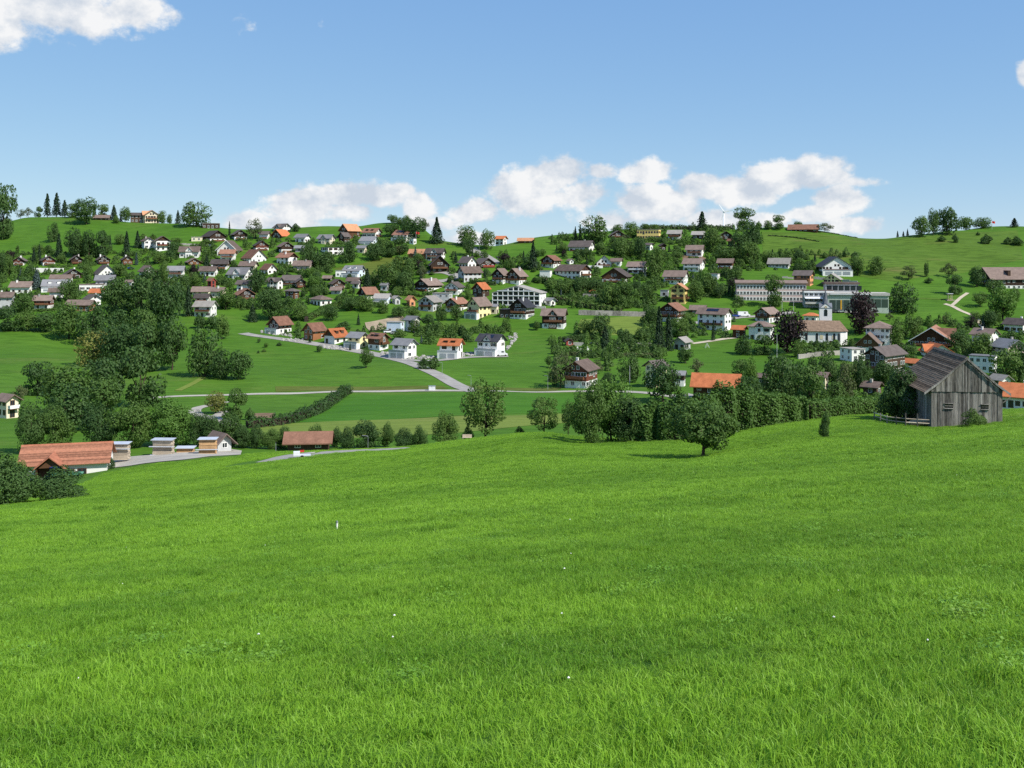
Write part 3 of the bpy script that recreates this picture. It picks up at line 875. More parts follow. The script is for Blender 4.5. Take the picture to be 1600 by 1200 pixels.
HOUSE_TABLE = """
21 42 402 415 -12 d h cB|dark red chalet at the far left village edge
63 86 401 415 10 d h cB|chalet with white corner beside twin spruces
100 127 421 436 8 d n c|dark gabled chalet above the dormered slate roof
80 113 430 445 75 b w L|broad brown roof behind the dormered slate roof
68 105 438 455 80 g w MG|white house with dormered slate roof
17 52 441 459 70 b w c|brown roofed house beside the greyish tree
-8 23 458 483 75 b e c|grey house with brown roof at left edge
53 84 463 484 72 b h cD|brown roofed house with white lower corner
77 100 451 467 80 b w c|small brown roof tucked behind the brown roofed corner house
127 160 445 455 85 b w f|low flat brown roofed white annex
140 165 452 466 70 o w|small orange roofed house above the ravine wood
131 158 461 478 20 d w cB|dark gable with white balcony wall above the ravine
105 148 470 487 65 b f L|wood walled house with long brown roof by the ravine
150 180 431 447 80 g e c|grey slate roofed house below the glazed white gable
147 181 415 433 12 d w cs|white gable with tall windows
109 129 400 413 5 d n cB|small dark chalet under the spruce row, left one
150 172 400 413 8 d n cB|small dark chalet under the spruce row, middle one
188 208 401 415 10 d j cB|small brown chalet beside the blue spruce
217 242 416 435 25 b w s|white gable with brown roof beside the blue car
262 289 417 435 78 g w DD|white house with grey roof and long balcony
239 252 402 411 5 d n|tiny dark chalet among garden trees
220 241 372 389 15 b w c|left house of the paired brown roofed white houses
240 266 370 392 8 b t Br|right house of the paired brown roofed white houses
281 313 386 403 80 b w X|white house with brown roof and cross gable
290 314 404 414 10 b f|low chalet with orange wooden gable
197 208 438 449 60 b w|tiny white house above the ravine wood
316 352 361 378 22 d m B|wide dark gabled chalet below the ridge tree
300 316 371 377 80 l c f|low cream garage beside the wide dark chalet
361 386 360 375 12 d m B|dark chalet beside the column spruce
340 378 377 400 -15 b w ws|white gable with white bargeboards
344 369 391 409 78 r w DD|brown roofed house with stacked white balconies
379 416 391 411 25 r w s|big white gable with red brown roof
330 359 406 421 75 d m D|dark grey roofed house with wooden upper floor
312 341 417 432 72 b w c|brown roofed white house with red awning
356 395 419 437 65 g w qX|white house with blue grey roof
324 337 435 451 35 r r s|narrow red house among garden trees
369 395 439 456 65 d w c|white house with dark roof beside the blue spruce
366 399 452 469 12 r n Bc|dark chalet with red roof edge
328 354 450 466 65 b c c|cream house with brown roof above the white block
300 330 449 461 75 b c|brown roof with long cream wall
304 330 460 473 72 d w D|dark roofed white house directly behind the white block
303 339 472 496 65 l w D|white three storey block with light flat pitched roof
374 403 409 422 70 b c c|cream house with low brown roof
427 455 350 364 40 d w X|ridge top house with dark roof and white corner
424 454 359 372 -35 o n s|dark barn with bright orange roof
404 422 362 374 75 d w D|dark roofed house with white ground floor near the ridge
460 485 366 379 55 g w|grey roofed white house left of the meadow crest
496 524 367 382 60 g c X|grey roofed cream house under the open crest
528 548 364 381 -40 d n s|dark barn in front of the tall brown barn
530 563 351 374 -48 s j s|tall brown barn with salmon roof on the crest
566 596 357 371 60 r w MB|red roofed white house with two dormers
562 592 370 382 60 g u G|pale blue house below the red dormered roof
395 420 377 392 10 d h B|dark chalet with red boards and white base
433 459 379 395 15 b m B|brown roofed house with dark balconies
460 477 384 394 75 g e|small grey roofed house beside the dark thicket
432 465 396 414 45 r t c|red brown roofed white house with wooden gable
458 489 408 423 75 b k c|brown roofed house with pinkish right wall
407 433 413 429 30 r w s|white gable with rust roof in mid village
503 535 387 399 20 k w f|villa with flat black roof
557 575 384 396 65 g c|grey roofed cream cottage above the olive slope
536 571 416 434 62 g u MG|pale blue house with grey dormered roof
525 542 423 433 80 l w f|low white annex left of the dormered pale blue house
416 443 435 454 58 d w X|white house with dark roof and glazed cross gable
440 472 431 446 70 d w D|long white house with violet railing
459 479 436 450 10 d n B|dark chalet right of the violet railing
444 469 452 468 50 d j h|low dark hipped house above the lawn
484 519 463 478 35 b w h|low white bungalow with wide hipped brown roof
514 540 437 451 15 b m B|brown chalet behind the hipped bungalow
504 520 431 439 75 b n|small brown roof above the brown chalet
541 564 434 445 70 b w|brown roofed white house below the pale blue house
550 565 440 451 60 d w|dark and white house beside the pointed tree
516 536 449 460 75 b e|small grey cottage behind the hipped bungalow
559 592 450 468 -50 r m s|rust roofed house with white left gable
584 612 460 475 70 l u G|pale flat house with light brown roof
611 627 463 476 25 l e|small grey gable beside the pale flat house
633 651 463 479 25 s p s|small salmon gable beside the garden thicket
653 691 464 487 -25 l e B|wide pale grey gable left of the yellow gallery house
695 732 467 488 -35 r i Bc|rust roofed house with brown wooden gable
729 768 467 498 -38 b q BGs|yellow house with glazed gallery
766 778 476 491 70 g c|cream annex between gallery house and black chalet
845 887 483 514 80 b m XD|brown hipped chalet with balcony at the meadow corner
737 766 443 466 -30 o n s|black barn with bright orange roof
694 726 442 461 -20 d w Bc|dark roofed white house below the stone house
648 691 437 456 -40 b m cB|brown roofed house with glazed dark gable
715 753 418 441 -55 b e Ls|grey stone house with brown cross gabled roof
768 797 421 444 -25 b m Bs|left house of the twin brown gabled houses
790 824 421 445 -25 b i Bsc|right house of the twin brown gabled houses
738 774 404 419 25 d n Br|dark chalet with red flowered balcony
716 745 402 419 40 d w sc|dark roofed white house beside the flowered chalet
670 702 401 426 5 d n BMs|tall dark chalet with stacked balconies
614 648 360 378 55 r w VG|white house with red roof and solar panels
640 650 373 382 50 g w f|grey garage below the red solar roof
773 793 365 379 60 o w|small orange roofed house on the saddle
809 834 372 380 80 s j L|distant barn roof behind the green crest
845 877 400 419 -25 r i B|brown gabled chalet beside the great spruce
889 929 377 394 70 d w Dc|dark roofed white house high on the knoll
950 978 361 372 8 d n B|dark chalet on top of the knoll
1043 1066 360 375 80 l i D|grey roofed house with white basement on the knoll top
868 923 415 438 48 b t LB|long house with white balconied gable and wooden barn
941 987 420 442 -12 d i B|broad brown gable with white windows
932 956 400 417 0 d w Bs|white house with dark gable on the terrace
954 973 404 416 78 b w|low white wing beside the terrace house
980 1011 410 428 75 b w D|white house with brown roof left of the pale birch
1037 1075 424 445 75 b w dD|white house with brown roof above the yellow house
1072 1100 384 401 80 b w D|white house with balcony above the brown plot
1067 1101 405 425 72 b w D|white house with deep brown roof below the brown plot
1121 1147 405 421 80 b i D|small brown wooden house right of the brown plot
1121 1146 362 375 5 m n|dark gable with mossy roof under the great tree
1081 1102 362 374 80 l n|dark house with pale flat pitched roof on the knoll
1047 1076 445 475 -10 s y BDc|tall yellow house with stacked balconies
1028 1074 474 504 -20 r i Bd|brown gabled house in front of the yellow house
1088 1144 482 517 65 b t LDV|long brown roofed house with solar panels
1201 1235 404 419 82 l m d|pale roofed wooden house below the pasture
1275 1328 403 430 12 k w BGd|large white gable with black roof edge
1240 1271 424 446 75 d p Dd|orange painted house behind the school
1287 1315 429 451 -8 l q d|lemon yellow gable behind the school
1254 1281 489 504 75 o w h|orange hipped roof left of the church tower
1168 1211 503 532 78 b w hXS|white house with hipped roof and gable left of the copper beech
1178 1220 481 504 -30 b i B|brown wooden chalet below the white van
1142 1168 509 529 72 o j|shed with orange roof
1352 1395 503 541 -5 b w hdS|white house with rows of green shutters
1338 1377 521 550 -5 b i sd|wooden gable house below the copper beech
1350 1416 543 588 -28 d n LBdc|large dark chalet with rows of white windows
1424 1493 512 542 -5 r j wXBd|wide brown chalet with white bargeboards
1436 1489 538 558 20 o w X|orange roofed house below the wide brown chalet
1414 1437 561 575 60 o w|orange roof corner left of the weathered barn
1517 1561 514 537 60 b w c|brown roofed white house at the right slope
1548 1604 531 559 35 g k c|pinkish gable with grey roof
1516 1556 556 582 80 g w fd|white house with flat grey roof behind the barn
1545 1582 586 606 45 l w|grey roofed house right of the barn
1562 1640 602 640 80 o w cd|orange roofed white house at the right edge
1568 1612 498 520 60 d w c|dark roofed white house at the upper right edge
1345 1381 597 618 65 b n c|small dark cottage with brown roof below the hedge line
1533 1640 420 453 -62 b m LMB|brown roofed farmhouse on the right slope
879 937 565 607 -22 b h Bdc|brown farmhouse with white ground floor beside the valley road
1004 1046 564 606 -40 d q d|cream gabled house behind the dark valley tree
1053 1069 580 604 80 g m|grey roofed wooden wing behind the dark valley tree
1036 1064 624 642 75 s p|orange roof peeping over the tall hedge
1268 1298 582 610 70 b c|brown roof among trees behind the clipped hedge
1182 1202 584 604 70 b n|brown shed roof among trees behind the orange barn
1050 1082 527 547 -25 l e d|grey metal hall by the meadow
882 896 529 541 10 d r|small brown hut beside the cemetery wall
417 458 495 522 -42 r m sG|rust roofed house at the top of the lane
472 511 505 532 -46 r f s|brown and orange timber house beside the lane
504 546 514 538 -45 o t sM|white house with bright orange roof beside the lane
540 578 520 545 48 g q G|yellow walled house with grey roof beside the lane
572 610 521 548 45 r i VMB|brown timber house with solar roof beside the lane
610 654 530 560 52 g w G|white house with slate roof at the lane bend
630 659 494 519 48 g w|white house with grey gable roof by the building site
604 632 503 521 70 l u f|pale flat roofed house by the building site
684 726 530 560 72 o w GM|orange roofed house with white garage
743 792 523 557 62 k w XVG|white house with black roof and three garages
-8 33 617 654 30 b c Bd|cream farmhouse with balconies at the left edge
204 224 332 347 85 d n L|dark barn wing on the left ridge
222 248 329 348 10 s c BXd|cream farmhouse with salmon roof on the left ridge
147 172 336 344 80 b n|low brown roof behind the round ridge tree
318 342 349 357 85 l n f|flat roofed field shelter beside the ridge tree
1234 1277 351 362 85 r j L|reddish barn roof on the right ridge
997 1031 359 374 82 l y fd|yellow flat roofed house on the knoll top
594 608 443 455 70 g e |small grey roof beside the leafy thicket
677 706 459 475 75 l e f|large grey flat roofed hall above the wide grey gable
844 862 423 434 75 l w f|small white flat roofed box left of the long barn house
886 896 405 413 30 b w |tiny white garden house below the knoll
1008 1021 380 391 50 d w |white corner of a hidden house on the knoll
1028 1042 381 392 20 d n |dark gable hidden among the knoll trees
1032 1045 454 464 80 g e f|grey carport left of the tall yellow house
850 870 466 478 40 g w |small white house with dark roof right of the hotel
1078 1104 478 491 80 b j |low brown shed behind the brown gabled house
1136 1150 374 386 70 r n |brown shed under the great tree
1107 1124 428 437 75 l w f|small white garage by the sloping lawn
1313 1351 545 565 35 l w f|white flat roofed workshop below the church
320 367 684 712 28 b e s|brown roofed house beside the lumber stacks
"""
def all_houses():
    for line in HOUSE_TABLE.strip().split('\n'):
        d, label = line.split('|')
        p = d.split()
        fl = p[7] if len(p) > 7 else ''
        nearer = 205.0 if int(p[3]) > 560 and int(p[3]) < 700 else (0.0)
        nm = 'house'; cat = 'house'
        for key in ('barn', 'chalet', 'shed', 'hut', 'garage', 'farmhouse', 'bungalow', 'cottage', 'villa', 'hall', 'shelter'):
            if key in label.split(' behind')[0].split(' beside')[0].split(' below')[0].split(' above')[0].split(' with')[0].split(' of the')[0].split(' in front')[0].split(' right ')[0].split(' left ')[0].split(' between')[0].split(' under')[0].split(' among')[0].split(' on ')[0].split()[-1:]:
                nm = cat = key
        kw = {}
        if label.startswith('brown roofed house beside the lumber'):
            kw['dist'] = 207
        if label.startswith('orange roof peeping'):
            kw['dist'] = 262
        house(int(p[0]), int(p[1]), int(p[2]), int(p[3]), float(p[4]), p[5], p[6], fl, label, near=nearer, name=nm, cat=cat, **kw)
all_houses()

# ---- the hotel: a wide low gable, its glazed front divided by a white grid
def hotel():
    lab = 'large hotel with white gridded glass front under a wide gable'
    P = ground(812, 478); s = P.y / F; u = (812 - 800) / F
    W = 76 * s; L = 14.0; hm = 31 * s; rise = 3.8; zw = hm - rise
    T = thing('hotel', lab, 'hotel', (P.x, P.y + L / 2, P.z), math.radians(-16))
    mb = MB(); mb.prism_y(gable_poly(W, -2, zw, rise - .05), -L / 2, L / 2); build('wall', mb, 'render_white', T)
    build('roof', roof_gable(W, L, zw, rise, .6, .3), 'roof_light', T)
    n = 9
    for st in range(4):
        for i in range(n):
            x = W * ((i + .5) / n - .5); z = .35 + st * 2.55
            top = zw + rise * (1 - abs(x) / (W / 2)) - .5
            h = min(2.1, top - z)
            if h < .8: continue
            g = MB(); g.box(-W / n / 2 + .16, W / n / 2 - .16, -.03, .03, 0, h)
            build('pane', g, 'glass', T, (x, -L / 2 - .03, z))
    for i in range(n + 1):
        x = W * (i / n - .5); top = zw + rise * (1 - abs(x) / (W / 2)) - .3
        g = MB(); g.box(x - .16, x + .16, -L / 2 - .9, -L / 2 - .02, -1, top); build('fin', g, 'frame_white', T)
    for st in range(4):
        z = .1 + st * 2.55; hw = W / 2 if z < zw else W / 2 * (1 - (z - zw) / rise)
        g = MB(); g.box(-hw, hw, -L / 2 - .85, -L / 2 - .03, z, z + .16); build('balcony', g, 'concrete', T)
        g = MB(); g.box(-hw, hw, -L / 2 - .98, -L / 2 - .93, z + .18, z + .6); build('railing', g, 'metal_white', T)
    for st in range(3):
        for i in range(2):
            window(T, W / 2 + .01, (i - .5) * 5, .9 + st * 2.6, PI / 2)
    remember('large gridded hotel', 774, 851, 445, 478, P)
    g = MB(); g.box(-W / 2 - 3, W / 2 + 2, -3.2, -2.4, -2, .1)
    tag(build('terrace_wall', g, 'concrete', None, (P.x, P.y, P.z), math.radians(-16)), 'low pale terrace wall before the gridded hotel', 'wall')
hotel()

# ---- the black-shingled chalet with its lower wing
def black_chalet():
    T, W, L, zw, rise, P = house(796, 836, 469, 499, -22, 'k', 'm', 'dBsc', 'black shingled chalet with rows of white windows below the hotel', pitch=.85)
    mb = MB(); mb.box(-W / 2 - 6, -W / 2 - .05, -L / 2 + .5, L / 2 - 2, -2, zw * .72); A = build('wing', mb, 'wood_dark', T)
    mb = MB(); mb.box(-W / 2 - 6.5, -W / 2 - .02, -L / 2, L / 2 - 1.5, zw * .72, zw * .72 + .3); build('wing_roof', mb, 'roof_black', A)
    for i in range(2):
        window(A, -W / 2 - 4.6 + i * 2.6, -L / 2 + .49, .9, 0)
black_chalet()

# ---- white and orange-roofed long house by the saddle
def long_house():
    T, W, L, zw, rise, P = house(665, 696, 389, 408, 75, 'd', 'w', 'XD', 'white house with dark roof joined to a long orange roof')
    mb = MB(); y0, y1 = L / 2, L / 2 + 12
    x2 = W / 2
    mb.prism_y(gable_poly(W * .9, -2, zw * .9, rise - .05), L / 2 + .01, y1); A = build('barn_wing', mb, 'wood_orange', T)
    xe = W * .45 + .7; k = rise / (W * .45); zb = zw * .9
    mb = MB(); mb.prism_y([(-xe, zb - k * .7), (0, zb + rise), (xe, zb - k * .7), (xe, zb - k * .7 + .24), (0, zb + rise + .24), (-xe, zb - k * .7 + .24)], L / 2 + .75, y1 + .5)
    build('barn_roof', mb, 'roof_salmon', A)
long_house()

# ---- school: two storeyed wing with window bands, link and sports hall
def school():
    P = ground(1205, 471); s = P.y / F; u = (1205 - 800) / F
    rz = -math.atan(u) + math.radians(4)
    W = 106 * s; hm = 31 * s
    T = thing('school', 'long pink school wing with three bands of windows', 'school', (P.x, P.y, P.z), rz)
    mb = MB(); mb.box(-W / 2, W / 2, 0, 12, -2, hm - 1.2); build('wall', mb, 'render_pink', T)
    mb = MB(); mb.prism_x([(-.9, hm - 1.2), (12.9, hm - 1.2), (12.9, hm - .7), (6, hm + .7), (-.9, hm - .7)], -W / 2 - .8, W / 2 + .8); build('roof', mb, 'roof_brown', T)
    n = 21
    for st in range(3):
        z = .7 + st * (hm - 1.4) / 3
        mb = MB(); mb.box(-W / 2 + .3, W / 2 - .3, -.06, -.005, z - .25, z + 1.75); build('window_band', mb, 'render_white', T)
        for i in range(n):
            window(T, W * ((i + .5) / n - .5), -.07, z, 0, 1.15, 1.45)
    remember('long pink school wing', 1152, 1258, 440, 471, P)
    # link building with white parapet
    P = ground(1279, 481); s = P.y / F
    W2 = 44 * s; T = thing('school_link', 'grey glazed link with pale awning between school wings', 'school', (P.x, P.y, P.z), rz)
    mb = MB(); mb.box(-W2 / 2, W2 / 2, 0, 9, -2, 9.2); build('wall', mb, 'render_grey', T)
    mb = MB(); mb.box(-W2 / 2 - .3, W2 / 2 + .3, -.4, 9.3, 9.21, 9.5); build('roof', mb, 'roof_brown', T)
    for st in range(2):
        for i in range(6):
            window(T, W2 * ((i + .5) / 6 - .5), -.01, 3.6 + st * 2.8, 0, 1.7, 1.4)
    mb = MB(); mb.box(-W2 / 2 - .2, W2 / 2 + .2, -.5, -.02, 8.2, 9.0); build('parapet', mb, 'frame_white', T)
    mb = MB(); mb.box(-W2 * .48, W2 * .12, -4.5, -.02, 2.2, 3.2); D = build('terrace', mb, 'concrete', T)
    mb = MB(); mb.prism_x([(-4.8, 5.0), (-.1, 5.6), (-.1, 5.75), (-4.8, 5.15)], -W2 * .48, W2 * .12); build('awning', mb, 'metal_white', D)
    remember('grey glazed school link', 1257, 1300, 445, 481, P)
    # sports hall: upper block and long glazed lower hall
    P = ground(1341, 488); s = P.y / F
    W3 = 91 * s; T = thing('sports_hall', 'pale green glazed sports hall beside the school', 'sports hall', (P.x, P.y, P.z), rz)
    mb = MB(); mb.box(-W3 / 2, W3 / 2, 0, 14, -2, 26 * s); build('wall', mb, 'paint_teal', T)
    mb = MB(); mb.box(-W3 / 2 - .5, W3 / 2 + .5, -.6, 14.5, 26 * s + .01, 26 * s + 1.4); build('roof', mb, 'concrete', T)
    for i in range(5):
        g = MB(); g.box(-1.6, 1.6, -.05, .03, 0, 5.4); build('pane', g, 'glass_green', T, (-W3 / 2 + 2.4 + i * 3.5, -.03, 1.0))
    for i in range(3):
        g = MB(); g.box(-1.6, 1.6, -.05, .03, 0, 4.4); build('pane', g, 'glass_green', T, (W3 / 2 - 9 + i * 3.5, -.03, 2.6))
    g = MB(); g.box(-W3 / 2 + 6.4, -W3 / 2 + 7.0, -.16, -.09, 1.4, 6.4); build('banner', g, 'paint_yellow', T)
    g = MB(); g.box(-W3 / 2 + 1, W3 * .22, -.9, -.62, 26 * s + .5, 26 * s + .9); build('skylight_strip', g, 'metal_white', T)
    g = MB(); g.box(-W3 / 2 + .5, W3 * .07, 14.01, 24, -2, 26 * s + 5.6); U = build('upper_block', g, 'render_grey', T)
    g = MB(); g.box(-W3 / 2 - .3, W3 * .07 + .8, 13.4, 24.6, 26 * s + 5.61, 26 * s + 6.6); build('upper_roof', g, 'roof_brown', U)
    for i in range(6):
        g = MB(); g.box(-1.35, 1.35, -.04, .03, 0, 2.6); build('pane', g, 'glass', U, (-W3 / 2 + 2.4 + i * 3.1, 13.97, 26 * s + 2.2))
    remember('pale green sports hall', 1296, 1387, 458, 488, P)
school()

# ---- church
def church():
    P = ground(1287, 538); s = P.y / F; u = (1287 - 800) / F
    rz = -math.atan(u) + math.radians(3)
    W = 72 * s; D = 9.5; hw = 21.5 * s; zr = 35.5 * s
    T = thing('church', 'white village church with brown nave roof and pointed grey spire', 'church', (P.x, P.y, P.z), rz)
    mb = MB(); mb.prism_x([(0, -2), (D, -2), (D, hw), (D / 2, zr - .3), (0, hw)], -W / 2, W / 2 - 3.2); N = build('nave', mb, 'render_white', T)
    xr = W / 2 - 3.2
    ap = [(xr + .01, 0), (W / 2 - .6, 1.4), (W / 2, 3.4), (W / 2, D - 3.4), (W / 2 - .6, D - 1.4), (xr + .01, D)]
    mb = MB(); n = len(ap)
    mb.add([(x, y, -2) for x, y in ap] + [(x, y, hw) for x, y in ap], [tuple(range(n - 1, -1, -1)), tuple(range(n, 2 * n))] + [(i, (i + 1) % n, (i + 1) % n + n, i + n) for i in range(n)])
    build('apse', mb, 'render_white', T)
    k = (zr - hw) / (D / 2); o = .6
    mb = MB(); mb.prism_x([(-o, hw - k * o), (-o, hw - k * o + .25), (D / 2, zr + .25), (D + o, hw - k * o + .25), (D + o, hw - k * o), (D / 2, zr)][::-1], -W / 2 - .5, xr); R = build('roof', mb, 'church_tile', T)
    ap2 = [(xr, -o), (W / 2 - .3, 1.0), (W / 2 + .5, 3.2), (W / 2 + .5, D - 3.2), (W / 2 - .3, D - 1.0), (xr, D + o)]
    mb = MB(); vs = [(x, y, hw - k * o + .2) for x, y in ap2] + [(xr, D / 2, zr + .25)]
    mb.add(vs, [(i, i + 1, n) for i in range(n - 1)] + [(n - 1, 0, n), tuple(range(n - 1, -1, -1))]); build('apse_roof', mb, 'church_tile', R)
    for i, x in enumerate((-W / 2 + 3.0, -W / 2 + 7.6, -W / 2 + 12, -W / 2 + 15.2, W / 2 - 3.9)):
        g = MB(); nn = 8; w, h = .5, 3.4
        poly = [(-w, 0), (w, 0), (w, h - w)] + [(w * math.cos(a), h - w + w * math.sin(a)) for a in [PI * j / nn for j in range(1, nn)]] + [(-w, h - w)]
        g.prism_y(poly, -.05, .03); Wn = build('window', g, 'glass', T, (x, -.03, 1.7))
        g = MB(); g.box(-.75, .75, -.14, -.01, -.2, 0); build('sill', g, 'concrete', Wn)
    g = MB(); g.box(-.5, .5, -.1, .02, 0, 1.7); build('door', g, 'wood_dark', T, (-W / 2 + 13.7, -.02, 0))
    for x in (-W / 2 + 9.6, W / 2 - 6.2):
        g = MB(); g.box(-.7, .7, -.05, .02, 0, 1.9); build('wall_painting', g, 'clock_face', T, (x, -.02, 2.3))
    # tower behind the nave
    tw = 19 * s / 2; tx = (1292 - 1287) * s; ty = D + tw * .2
    zt = 55 * s
    mb = MB(); mb.box(tx - tw, tx + tw, ty, ty + 2 * tw, -2, zt); Tw = build('tower', mb, 'render_white', T)
    cy = ty + tw; za = zt + 2.1
    # four gables and a steep pyramid
    for rot in range(4):
        a = rot * PI / 2
        g = MB(); g.prism_y([(-tw, zt + .01), (tw, zt + .01), (0, za)], -tw, -.05)
        Gb = build('tower_gable', g, 'render_white', Tw, (tx, cy, 0), a)
        g = MB(); g.prism_y([(-tw - .12, zt - .1), (0, za + .02), (tw + .12, zt - .1), (tw + .12, zt + .08), (0, za + .22), (-tw - .12, zt + .08)], -tw - .12, -.03); build('gable_roof', g, 'slate_spire', Gb)
    q = tw * .66; ztop = 87 * s
    mb = MB()
    lv = [(zt + .6, q), (za, q * .74), (za + (ztop - za) * .35, q * .42), (ztop, .03)]
    nn = 8; vs = []; fs = []
    for z, r in lv:
        for i in range(nn):
            a = 2 * PI * (i + .5) / nn
            vs.append((tx + r * math.cos(a) * 1.08, cy + r * math.sin(a) * 1.08, z))
    for j in range(len(lv) - 1):
        for i in range(nn):
            fs.append((j * nn + i, j * nn + (i + 1) % nn, (j + 1) * nn + (i + 1) % nn, (j + 1) * nn + i))
    mb.add(vs, fs); Sp = build('spire', mb, 'slate_spire', Tw)
    mb = MB(); mb.tube((tx, cy, ztop - .2), (tx, cy, ztop + 2.2), .07, .05, 6); mb.box(tx - .5, tx + .5, cy - .05, cy + .05, ztop + 1.3, ztop + 1.45); build('cross', mb, 'metal_grey', Sp)
    g = MB(); g.tube((0, 0, 0), (0, -.1, 0), .62, .62, 20); Ck = build('clock', g, 'clock_face', Tw, (tx, cy - tw - .02, zt + .45))
    g = MB(); g.box(-.04, .04, -.14, -.1, 0, .65); g.box(0, .45, -.14, -.1, -.04, .04); build('clock_hand', g, 'solar', Ck)
    g = MB(); w, h = .75, 3.2
    poly = [(-w, 0), (w, 0), (w, h - w)] + [(w * math.cos(a), h - w + w * math.sin(a)) for a in [PI * j / 8 for j in range(1, 8)]] + [(-w, h - w)]
    g.prism_y(poly, -.05, .03); build('belfry_opening', g, 'glass', Tw, (tx, cy - tw - .02, zt - 3.7))
    remember('white church', 1249, 1325, 502, 538, P)
    # churchyard wall
    a = ground(1247, 561); b2 = ground(1313, 555)
    wall_between('churchyard_wall', a, b2, 2.0, .6, 'stone_wall', 'grey retaining wall below the church garden')
plain('church_tile', (.215, .150, .105), .95, .28, .8)

def wall_between(name, a, b, h, th, mat, label, cat='wall'):
    d = b - a; L = d.length; n = max(2, int(L / 4))
    mb = MB(); nr = Vector((-d.y, d.x, 0)).normalized() * th / 2
    prev = None
    T = thing(name, label, cat, a)
    for i in range(n):
        p = a + d * (i / n); q = a + d * ((i + 1) / n)
        mb = MB(); zp = min(hz(p.x, p.y), hz(q.x, q.y)); z0 = zp - 1.5; z1 = zp + h
        vs = [p - nr, q - nr, q + nr, p + nr]
        vs = [Vector((v.x, v.y, 0)) - Vector((a.x, a.y, a.z)) for v in vs]
        g = .015
        lo = [(v.x, v.y, z0 - a.z + a.z) for v in vs]
        vv = [(v.x, v.y, z0 - a.z) for v in [Vector((w.x, w.y, 0)) for w in vs]] + [(v.x, v.y, z1 - a.z + random.uniform(-.05, .05)) for v in vs]
        mb.add(vv, [(0, 3, 2, 1), (4, 5, 6, 7), (0, 1, 5, 4), (1, 2, 6, 5), (2, 3, 7, 6), (3, 0, 4, 7)])
        build('wall_panel', mb, mat, T)
    return T
church()
wall_between('retaining_wall', ground(904, 492), ground(1010, 495), 2.6, .6, 'stone_wall', 'long pale retaining wall above the terraced lawn')
wall_between('cemetery_wall', ground(893, 540), ground(934, 541), 1.6, .5, 'concrete', 'pale cemetery wall beside the small brown hut')
wall_between('cemetery_wall', ground(958, 540), ground(1032, 542), 1.4, .5, 'concrete', 'pale cemetery wall in front of the dark spruces')
wall_between('terrace_wall', ground(911, 466), ground(940, 467), 2.6, .6, 'stone_wall', 'grey terrace wall under the little red pavilion')
wall_between('terrace_wall', ground(915, 419), ground(942, 419), 1.6, .5, 'render_white', 'white terrace wall below the terrace house')
wall_between('terrace_wall', ground(281, 383), ground(330, 385), 1.4, .5, 'concrete', 'pale garden wall above the white cross gabled house')
wall_between('terrace_wall', ground(1222, 434), ground(1240, 436), 1.2, .4, 'concrete', 'pale garden wall left of the orange painted house')
wall_between('terrace_wall', ground(1272, 436), ground(1288, 438), 1.8, .4, 'concrete', 'pale retaining wall between orange and lemon houses')
wall_between('terrace_wall', ground(1316, 440), ground(1340, 444), 2.0, .4, 'concrete', 'pale retaining wall right of the lemon gable')
wall_between('terrace_wall', ground(52, 425), ground(98, 425), 2.4, 4.0, 'render_white', 'long low white garage row at the left slope')

# ---- orange-roofed barn in the valley
def valley_barn():
    T, W, L, zw, rise, P = house(1081, 1158, 586, 628, 84, 'o', 'j', 'L', 'barn with long orange tiled roof in the valley', near=205, name='barn', cat='barn', pitch=.8, ratio=1.75)
    mb = MB(); mb.box(W / 2 + .06, W / 2 + .3, -L / 2 + L * .30, -L / 2 + L * .58, -2, 1.5); build('plinth', mb, 'concrete', T)
    mb = MB(); mb.box(W / 2 + .06, W / 2 + .3, -L / 2 + L * .64, L / 2 - .2, -2, 2.4); build('plaster_wall', mb, 'render_cream', T)
    mb = MB(); mb.prism_y([(W / 2, zw * .62), (W / 2 + 1.6, zw * .62 - .6), (W / 2 + 1.6, zw * .62 - .45), (W / 2, zw * .62 + .15)], L * .08, L / 2); build('lean_to_roof', mb, 'roof_orange', T)
valley_barn()

